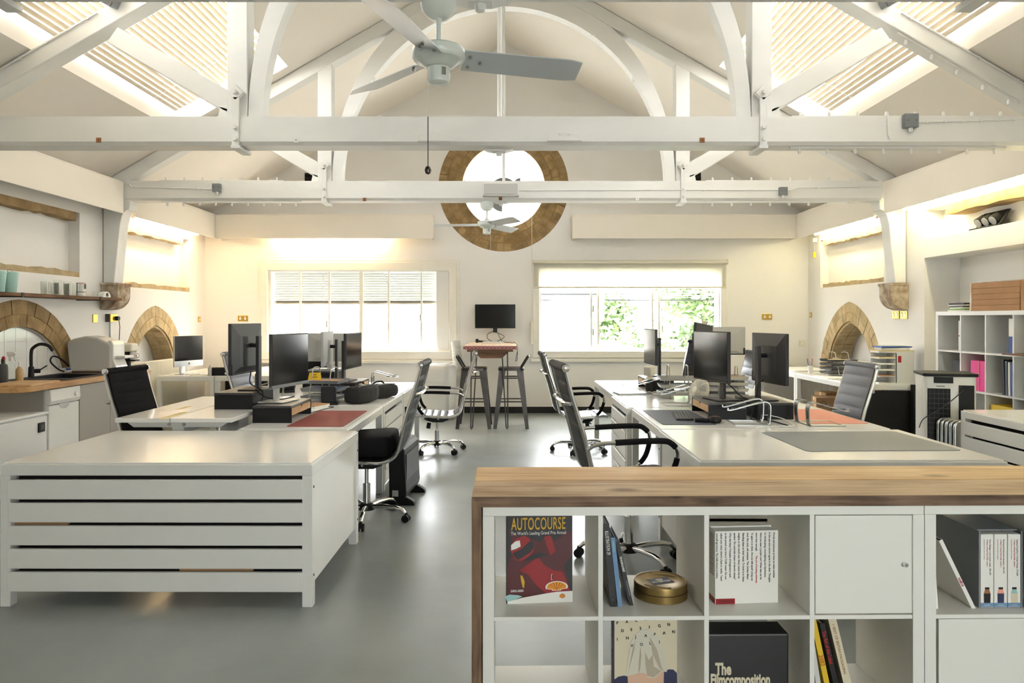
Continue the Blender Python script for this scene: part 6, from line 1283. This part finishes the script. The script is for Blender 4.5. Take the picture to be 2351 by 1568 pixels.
# oil radiator and black panel
t = thing('oil_radiator', 'silver finned oil radiator between cooler and drawer chest', 'radiator', (3.52, 5.70, 0), 0)
for k in range(5):
    MB().prism(rrect(-.075, .075, .07, .60, .05, 5), k * .055 - .10, k * .055 - .072, 'xz').obj('fin', 'silver', t, bevel=.008)
MB().tube([(0, -.11, .52), (0, .14, .52)], .025, 10).obj('upper_pipe', 'silver', t, smooth=True); MB().tube([(0, -.11, .14), (0, .14, .14)], .025, 10).obj('lower_pipe', 'silver', t, smooth=True)
for y in (-.09, .11): MB().box(-.12, .12, y - .012, y + .012, .0, .08).obj('foot', 'dark_grey', t, bevel=.006)
o = MB().box(4.24, 4.39, 7.60, 7.66, 0, .70).obj('black_panel', 'black_paint'); tag(o, 'tall black panel standing at the corner of the alcove', 'panel')
# ------------------------------------------------------------------ foreground cube shelf with a timber top
SX, SY, SRZ = -.135, 2.372, .8
SM = Matrix.Translation((SX, SY, 0)) @ Matrix.Rotation(R(SRZ), 4, 'Z')
def shelf_loc(x, y, z): return SM @ Vector((x, y, z))
def cube_unit(label, x, doors, dividers=(1, 2, 3)):
    t = thing('cube_shelf', label, 'shelf unit', shelf_loc(x, 0, 0), SRZ); W = 'laminate'; Wd = 1.47
    MB().box(0, Wd, .002, .39, .748, .778).obj('top_panel', W, t, bevel=.0015); MB().box(0, Wd, .002, .39, 0, .066).obj('bottom_panel', W, t)
    for q in (0, Wd - .038): MB().box(q, q + .038, 0, .39, .066, .748).obj('side_panel', W, t, bevel=.0015)
    for i in range(1, 4): q = .038 + i * .3525 - .008; MB().box(q, q + .016, .003, .387, .066, .748).obj('divider', W, t, bevel=.001)
    for i in range(4): q = .038 + i * .3525; MB().box(q + (.008 if i else 0), q + .3525 - (.008 if i < 3 else .0165), .003, .387, .400, .4136).obj('shelf', W, t, bevel=.001)
    for i, j in doors:
        q = .038 + i * .3525 + .012; z0 = .4175 if j else .07
        o = MB().box(q, q + .3265, .006, .022, z0, z0 + .327).obj('door', W, t, bevel=.0015); 
        k = MB().lathe([(.004, -.012), (.0075, -.014), (.0075, -.026), (.006, -.028)], 14, (q + .298, .018, z0 + .165), 'y').obj('knob', 'chrome', o, smooth=40)
    return t
cube_unit('pale cube shelf in the foreground holding books and a film tin', .036, ((3, 1),))
cube_unit('pale cube shelf at the right edge holding a boxed set of books', 1.508, ((0, 0), (1, 0), (2, 1)))
t = thing('timber_shelf_top', 'reclaimed timber top and end board wrapping the foreground shelf', 'shelf top', shelf_loc(0, 0, 0), SRZ)
for y0, y1, mt in ((-.006, .232, 'shelf_top_wood'), (.2335, .475, 'shelf_top_wood2')):
    o = MB().box(.0, 3.02, y0 + .004, y1, .779, .813).obj('plank', mt, t, bevel=.003)
    if y0 < 0: MB().prism([(.0, .813), (3.02, .813), (3.02, .779), (.034, .779)], -.006, -.001).obj('weathered_edge', 'shelf_edge_wood', o)
MB().prism([(0, .0), (.033, .0), (.033, .777), (0, .811)], -.006, .40).obj('end_board', 'shelf_side_wood', t, bevel=.002)


# ------------------------------------------------------------------ books
ZS, ZL = .4137, .0662
def book(label, x, y, z, w_, th, h, rz, cover, spine=None, pages='paper', hinge='left'):
    """book standing with its front cover towards the viewer, spine on the left; local x across the cover"""
    t = thing('book', label, 'book', shelf_loc(x, y, z), SRZ + rz)
    MB().box(0, w_, 0, .003, 0, h).obj('front_cover', cover, t, bevel=.001); MB().box(0, w_, th - .003, th, 0, h).obj('back_cover', cover, t)
    MB().box(-.002, .0, 0, th, 0, h).obj('spine', spine or cover, t); MB().box(.001, w_ - .006, .0035, th - .0035, .003, h - .004).obj('pages', pages, t)
    return t
def spine_book(label, x, y, z, th, h, d, lean, cover, pages='paper', rz=0):
    """book standing spine forward, leaning to the left by `lean` degrees about its lower right edge"""
    t = thing('book', label, 'book', shelf_loc(x, y, z), SRZ + rz); t.rotation_euler = (0, R(-lean), R(SRZ + rz))
    MB().box(-th, 0, -.002, .0, 0, h).obj('spine', cover, t)
    for a, b2 in ((-th, -th + .0022), (-.0022, 0)): MB().box(a, b2, 0, d, 0, h).obj('cover', cover, t)
    MB().box(-th + .003, -.003, .001, d - .004, .003, h - .005).obj('pages', pages, t); return t
mat('book_black', (20, 18, 19), .4); mat('book_blue', (104, 138, 172), .5); mat('book_red', (142, 10, 16), .4); mat('book_darkred', (76, 8, 12), .4); mat('book_white', (226, 224, 216), .5); mat('book_yellow', (214, 180, 40), .45); mat('gold_text', (206, 160, 30), .4); mat('shell_orange', (226, 150, 30), .5); mat('book_teal', (150, 190, 186), .5); mat('book_beige', (206, 196, 168), .6); mat('text_black', (30, 28, 28), .6); mat('text_red', (176, 30, 34), .6); mat('navy', (44, 46, 78), .5); mat('cloth_pale', (200, 196, 178), .7); mat('cloth_shade', (170, 160, 140), .7); mat('skin_tone', (206, 170, 142), .6); mat('tin_gold', (150, 126, 76), .38, .8, var=.15, scale=8)
def prints(t, polys, f, y0=-.0004, dy=.00025):
    for k, (name, mt, pts) in enumerate(polys):
        MB().prism([f(*p) for p in pts], y0 - dy * (k + 1), y0 - dy * k).obj(name, mt, t)
# racing annual
t = book('racing annual with yellow title and a red race car on its cover', .118, .115, ZS, .228, .04, .312, 4, 'book_black')
f = lambda x, y: ((x - 190) * .000201, (1528 - y) * .000201)
prints(t, [
    ('printed_car', 'book_darkred', [(190, 880), (300, 560), (215, 250), (420, 400), (640, 430), (760, 480), (830, 400), (930, 350), (1010, 470), (1230, 300), (1320, 300), (1325, 700), (1180, 900), (1290, 1340), (860, 1368), (420, 1430), (190, 1390)]),
    ('printed_nose', 'book_red', [(400, 960), (720, 740), (830, 880), (1000, 980), (1150, 1000), (1280, 1335), (860, 1366), (700, 1230), (620, 1130), (560, 1040)]),
    ('printed_mirror', 'book_red', [(825, 400), (880, 372), (950, 380), (1030, 640), (940, 720), (880, 560)]),
    ('printed_helmet', 'book_red', [(245, 620), (250, 520), (330, 420), (480, 358), (560, 400), (590, 440), (660, 560), (640, 650), (560, 730), (420, 800), (330, 780)]),
    ('printed_visor', 'book_black', [(280, 660), (420, 600), (560, 480), (600, 430), (655, 560), (600, 640), (480, 720), (370, 780), (310, 720)]),
    ('printed_panel', 'book_white', [(258, 610), (255, 520), (330, 455), (405, 440), (420, 545), (340, 585)]),
    ('printed_stripe', 'book_teal', [(190, 1490), (145, 1400), (230, 1368), (380, 1385), (450, 1410), (330, 1455)]),
    ('printed_wave', 'book_white', [(192, 1528), (192, 1490), (440, 1432), (860, 1368), (1050, 1345), (1325, 1338), (1325, 1505), (1325, 1528)]),
    ('printed_cockpit', 'book_black', [(480, 800), (560, 720), (740, 660), (900, 700), (760, 740), (700, 760)]),
    ('printed_badge', 'gold_text', [(415, 1040), (450, 1050), (490, 1150), (480, 1260), (455, 1250), (430, 1150)]),
], f)
def shell(parent, mt, cx, cz, r, y, sy=1., edge=None):
    pts = arc(0, 0, r, r * sy, -18, 198, 18); poly = [(cx + a, cz + b2) for a, b2 in pts] + [(cx - r * .45, cz - r * .42 * sy), (cx - r * .36, cz - r * .62 * sy), (cx + r * .36, cz - r * .62 * sy), (cx + r * .45, cz - r * .42 * sy)]
    if edge: MB().prism([(cx + (a - cx) * 1.16, cz + (b2 - cz) * 1.16) for a, b2 in poly], y, y + .0002).obj('emblem_edge', edge, parent)
    MB().prism(poly, y - .0002, y).obj('shell_emblem', mt, parent)
    for k in range(7):
        a_ = R(18 + 24 * k); MB().prism([(cx - .008 * r, cz - r * .5 * sy), (cx + .008 * r, cz - r * .5 * sy), (cx + r * .9 * math.cos(a_) + .04 * r, cz + r * .9 * sy * math.sin(a_)), (cx + r * .9 * math.cos(a_) - .04 * r, cz + r * .9 * sy * math.sin(a_))], y - .0004, y - .0002).obj('emblem_ray', 'book_red', parent)
a, b2 = f(1045, 1260); shell(t, 'shell_orange', a, b2, .034, -.0034, .52, 'book_white'); a, b2 = f(1146, 1428); shell(t, 'shell_orange', a, b2, .0085, -.0034, 1., 'book_red')
FX = (R(90), 0, 0); FD = (R(90), R(90), 0)
text('AUTOCOURSE', 'title', 'gold_text', t, .060, f(258, 258)[:1] + (-.0033,) + f(258, 258)[1:], FX, sx=.46, bold=.0005, space=1.06)
text("The World's Leading Grand Prix Annual", 'subtitle', 'book_white', t, .0165, (f(250, 345)[0], -.0033, f(250, 345)[1]), FX, sx=.72)
text('2002-2003', 'year', 'book_white', t, .0105, (f(245, 1325)[0], -.0034, f(245, 1325)[1]), FX, bold=.0002); text('1', 'car_number', 'book_white', t, .026, (f(930, 1130)[0], -.0034, f(930, 1130)[1]), FX, bold=.001); text('1', 'car_number_face', 'book_black', t, .022, (f(940, 1122)[0], -.0040, f(940, 1122)[1]), FX, bold=.0006)
text('AUTOCOURSE', 'spine_title', 'gold_text', t, .018, (-.0026, .03, .31), (R(90), R(90), R(-90)), sx=.5); text('2002-2003', 'spine_year', 'book_white', t, .012, (-.0026, .028, .10), (R(90), R(90), R(-90)), sx=.7)
# leaning books
t = spine_book('black book with white title Illustration 29 leaning in the second cell', .494, .085, ZS, .022, .288, .22, 5.5, 'book_black'); text('ILLUSTRATION 29', 'title', 'book_white', t, .0165, (-.0165, -.0025, .262), FD, sx=.62); text('v', 'mark', 'mid_grey', t, .012, (-.014, -.0025, .022), FX)
t = spine_book('pale blue slim book leaning beside Illustration 29', .512, .088, ZS, .015, .238, .17, 6, 'book_blue'); MB().box(-.009, -.006, -.0026, -.002, .19, .225).obj('spine_print', 'book_teal', t)
t = spine_book('slim black book with a white lettered spine leaning most in the second cell', .552, .095, ZS, .0135, .232, .17, 12.5, 'book_black'); text('THE PACKING JOURNEY', 'title', 'book_white', t, .0105, (-.0105, -.0025, .175), FD, sx=.48, bold=.0002); MB().box(-.006, -.004, -.0026, -.002, .035, .088).obj('spine_print', 'mid_grey', t)
# film tins
c = shelf_loc(.665, .185, ZS)
for k, lb in ((0, 'lower gold film tin under the labelled one'), (1, 'upper gold film tin with a dark blue label')):
    t = thing('film_tin', lb, 'tin', (c.x, c.y, c.z + k * .0275), 12, 'gold film tins'); prof = [(.090, .0), (.0935, .002), (.0935, .022), (.0925, .0265), (.089, .0268), (.0875, .0245), (.06, .0245), (.058, .0235), (.001, .0235)] if k else [(.090, 0), (.0945, .002), (.0945, .027), (.001, .0272)]
    MB().lathe(prof, 48).obj('tin', 'tin_gold', t, smooth=35)
    if k:
        for a0 in (20, 200): closed_band(arc(0, 0, .070, .070, a0, a0 + 75, 12) + arc(0, 0, .080, .080, a0 + 75, a0, 12)[:1], arc(0, 0, .074, .074, a0, a0 + 75, 12) + arc(0, 0, .082, .082, a0 + 75, a0, 12)[:1], .0245, .0258, 'xy').obj('embossed_rib', 'tin_gold', t)
        o = MB().box(-.042, .042, -.028, .028, .0236, .0242).obj('label', 'navy', t, rot=(0, 0, R(6))); text('MOVIESWEEP', 'lettering', 'book_white', o, .0125, (0, -.012, .0246), (0, 0, 0), 'CENTER', bold=.0003); MB().box(-.028, .028, -.021, -.019, .0242, .0246).obj('small_print', 'mid_grey', o)
        MB().prism([(-.014, .018), (.014, .018), (.012, .002), (0, -.003), (-.012, .002)], .0242, .0247, 'xy').obj('crest', 'light_grey', o); MB().prism([(-.005, .010), (.005, .010), (0, .001)], .0247, .0251, 'xy').obj('crest_shield', 'shell_orange', o)
# white book covered in sideways text
t = book('thick white book with lines of sideways text and a red publisher tag', .838, .10, ZS, .222, .062, .252, 3, 'book_white')
LINES = ['Words and pictures on how to make twinkles', 'in the eye and colours agree in the dark. Thoughts', 'on mindscaping, moonlighting and daydreams.', 'Have you seen a purple cow? When less can be', 'more than enough. ', 'To gaze is to think. Are you left-eyed? Living out', 'loud. Buy junk, sell antiques. The Golden Mean.', 'Standing ideas on their heads. To look is to listen.', "Insights on the mind's eye. Every status has its", "symbol. 'Do androids dream of electric sheep?'", 'Why feel blue? Triumphs of imagination such', 'as the person you love is 72.8% water. Do not', "adjust your mind, there's a fault in reality. Teach", 'yourself ignorance. The belly-button problem.']
for i, s_ in enumerate(LINES):
    x = .204 - i * .01555; text(s_, 'text_line', 'text_black', t, .0092, (x, -.0005, .245), FD, sx=.92, bold=.00012)
    if i == 4: text('The art of looking sideways.', 'red_text_line', 'text_red', t, .0092, (x, -.0005, .165), FD, sx=.92, bold=.00012)
MB().box(0, .068, -.0008, 0, 0, .0185).obj('red_tag', 'book_red', t); MB().box(-.0026, -.002, 0, .062, 0, .0185).obj('red_spine_tag', 'book_red', t); text('PHAIDON', 'publisher', 'book_darkred', t, .0115, (.012, -.0012, .005), FX)
for i in range(4): text('Words and pictures on how to make twinkles in the eye', 'spine_text', 'text_red' if i == 1 else 'mid_grey', t, .0075, (-.0026, .052 - i * .011, .24), (R(90), R(90), R(-90)), sx=.85)
# packaging design book
t = book('cream book titled Package Design in Japan with a draped head on its cover', .482, .085, ZL, .222, .03, .325, 3, 'book_beige', 'book_black')
f = lambda x, y: ((x - 318) * .000151, max(.002, .3123 - y * .000151))
prints(t, [('printed_shirt', 'navy', [(320, 1430), (430, 1360), (560, 1340), (640, 1360), (700, 1700), (320, 1700)]), ('printed_sleeve', 'navy', [(1480, 1280), (1600, 1230), (1700, 1240), (1780, 1320), (1790, 1700), (1440, 1700)]), ('printed_skin', 'skin_tone', [(640, 1360), (760, 1300), (1300, 1280), (1480, 1280), (1470, 1700), (660, 1700)]),
    ('printed_cloth', 'cloth_pale', [(590, 1350), (640, 1000), (700, 640), (800, 420), (960, 310), (1080, 300), (1220, 340), (1340, 480), (1440, 660), (1510, 900), (1550, 1180), (1545, 1290), (1440, 1270), (1260, 1420), (1100, 1400), (1060, 1300), (900, 1290), (760, 1330)]),
    ('printed_fold', 'cloth_shade', [(1150, 480), (1240, 620), (1330, 800), (1420, 1150), (1480, 1280), (1380, 1200), (1220, 880)]), ('printed_fold', 'cloth_shade', [(820, 540), (760, 720), (690, 1060), (640, 1340), (700, 1100), (790, 760)]), ('printed_fold', 'cloth_shade', [(1040, 820), (1130, 1000), (1220, 880), (1240, 1150), (1420, 1260), (1240, 1400), (1090, 1360), (1050, 1100)]), ('printed_fold', 'cloth_shade', [(930, 700), (960, 880), (930, 1200), (890, 1290), (900, 1000)])], f)
for s_, x0, y0 in (('PACKAGE', 390, 165), ('DESIGN', 500, 345), ('INJAPAN', 400, 535), ('VOL1', 720, 690)):
    for i, ch in enumerate(s_):
        a, b2 = f(x0 + i * 213 - 10, y0 - i * 22); text(ch, 'letter', 'text_black', t, .0135, (a, -.0026, b2), FX, bold=.0002)
text('PACKAGE DESIGN IN JAPAN', 'spine_title', 'book_beige', t, .02, (-.0026, .024, .31), (R(90), R(90), R(-90)), sx=.75); MB().box(-.0026, .003, -.001, .002, 0, .325).obj('blue_hinge', 'navy', t)
# film composition box book
t = thing('book', 'thick black book titled The Filmcomposition in the lower third cell', 'book', shelf_loc(.789, .06, ZL), SRZ); MB().box(0, .288, 0, .10, 0, .262).obj('case', 'book_black', t, bevel=.006); MB().box(.004, .284, .003, .097, .262, .2625).obj('page_edge', 'black_plastic', t)
text('The', 'title', 'book_beige', t, .055, (.036, -.0008, .125), FX, sx=.62, bold=.0022); text('Filmcomposition', 'title_line', 'book_beige', t, .055, (.019, -.0008, .088), FX, sx=.555, bold=.0022)
# lower fourth cell
t = spine_book('grey slim folder leaning at the left of the lower fourth cell', 1.205, .075, ZL, .016, .305, .20, 9, 'light_grey')
t = spine_book('yellow book marked 2002 leaning in the lower fourth cell', 1.240, .075, ZL, .018, .325, .20, 12, 'book_yellow'); text('2002', 'title', 'text_red', t, .02, (-.0165, -.0025, .19), FD)
t = spine_book('dark book with red lettering The Art of the Label', 1.272, .075, ZL, .017, .30, .2, 13, 'book_black'); text('The Art of the Label', 'title', 'text_red', t, .0165, (-.0145, -.0025, .275), FD, sx=.85, bold=.0004)
t = spine_book('thick cream book titled Best of British Packaging', 1.318, .075, ZL, .027, .33, .23, 13.5, 'book_beige'); text('1 BEST OF BRITISH PACKAGING', 'title', 'brown_plug', t, .0125, (-.0185, -.0025, .30), FD)
# boxed set in the right hand unit
bx0 = 1.508 + .038
t = spine_book('thin red and white racing magazine at the left of the boxed set', bx0 + .008, .05, ZS, .006, .29, .2, 0, 'book_white'); text('AUTOPROST', 'title', 'text_red', t, .008, (-.005, -.0025, .27), FD, bold=.0005); MB().box(-.006, 0, -.0026, -.002, .20, .212).obj('shell_emblem', 'shell_orange', t); MB().box(-.006, 0, -.0026, -.002, 0, .07).obj('dark_foot', 'book_black', t)
spine_book('mustard folder beside the racing magazine', bx0 + .026, .052, ZS, .012, .22, .2, 2.5, 'book_yellow'); spine_book('cream folded papers beside the mustard folder', bx0 + .038, .053, ZS, .011, .215, .2, 4, 'paper')
t = spine_book('white slim book leaning steeply against the boxed set', bx0 + .168, .055, ZS, .013, .262, .19, 26, 'book_white', 'book_black'); text('XAR10', 'title', 'text_red', t, .011, (-.0105, -.0025, .12), FD, bold=.0003); text('20', 'mark', 'blue', t, .008, (-.0055, -.0025, .105), FD)
t = thing('book_slipcase', 'grey cardboard slipcase around the three volume set', 'slipcase', shelf_loc(bx0 + .180, .055, ZS), SRZ); MB().box(0, .004, 0, .26, 0, .262).obj('side', 'mid_grey', t); MB().box(.146, .150, 0, .26, 0, .262).obj('side', 'mid_grey', t); MB().box(.004, .146, 0.02, .26, .258, .262).obj('top', 'mid_grey', t); MB().box(.004, .146, .256, .26, .0, .258).obj('back', 'mid_grey', t)
for k, (mt1, mt2, ttl, lb) in enumerate((('book_black', 'brown_plug', 'From Challenger to Joint Industry Leader, 1890-1939', 'first'), ('navy', 'mat_pink', 'Powering the Hydrocarbon Revolution, 1939-1973', 'second'), ('book_beige', 'book_teal', 'Keeping Competitive in Turbulent Markets, 1973-2007', 'third'))):
    x = bx0 + .1855 + k * .0468; t = thing('book', lb + ' white volume of the boxed set with a printed bottle', 'book', shelf_loc(x, .054, ZS), SRZ, 'volumes of the boxed set')
    MB().box(0, .0445, 0, .19, .002, .252).obj('volume', 'book_white', t, bevel=.002); MB().box(0, .0445, -.0004, 0, .004, .018).obj('blue_foot', 'book_blue', t)
    c_ = .0222; MB().prism([(c_ - .011, .018), (c_ + .011, .018), (c_ + .0115, .05), (c_ - .0115, .05)], -.0006, -.0002).obj('printed_bottle', mt1, t); MB().prism([(c_ - .0115, .05), (c_ + .0115, .05), (c_ + .007, .064), (c_ - .007, .064)], -.0006, -.0002).obj('printed_shoulder', mt2, t); MB().box(c_ - .0075, c_ + .0075, -.0008, -.0002, .064, .071).obj('printed_cap', 'book_black', t)
    text(ttl, 'title', 'text_black', t, .0072, (.030, -.0004, .234), FD, sx=.78); text('A History of Royal Dutch Shell, volume %d' % (k + 1), 'series_title', 'text_red', t, .0072, (.0205, -.0004, .234), FD, sx=.78); text('Joost Jonker & Jan Luiten van Zanden', 'author', 'mid_grey', t, .0045, (.011, -.0004, .234), FD)
    text('OXFORD', 'publisher', 'book_white', t, .005, (c_, -.0006, .008), FX, 'CENTER')
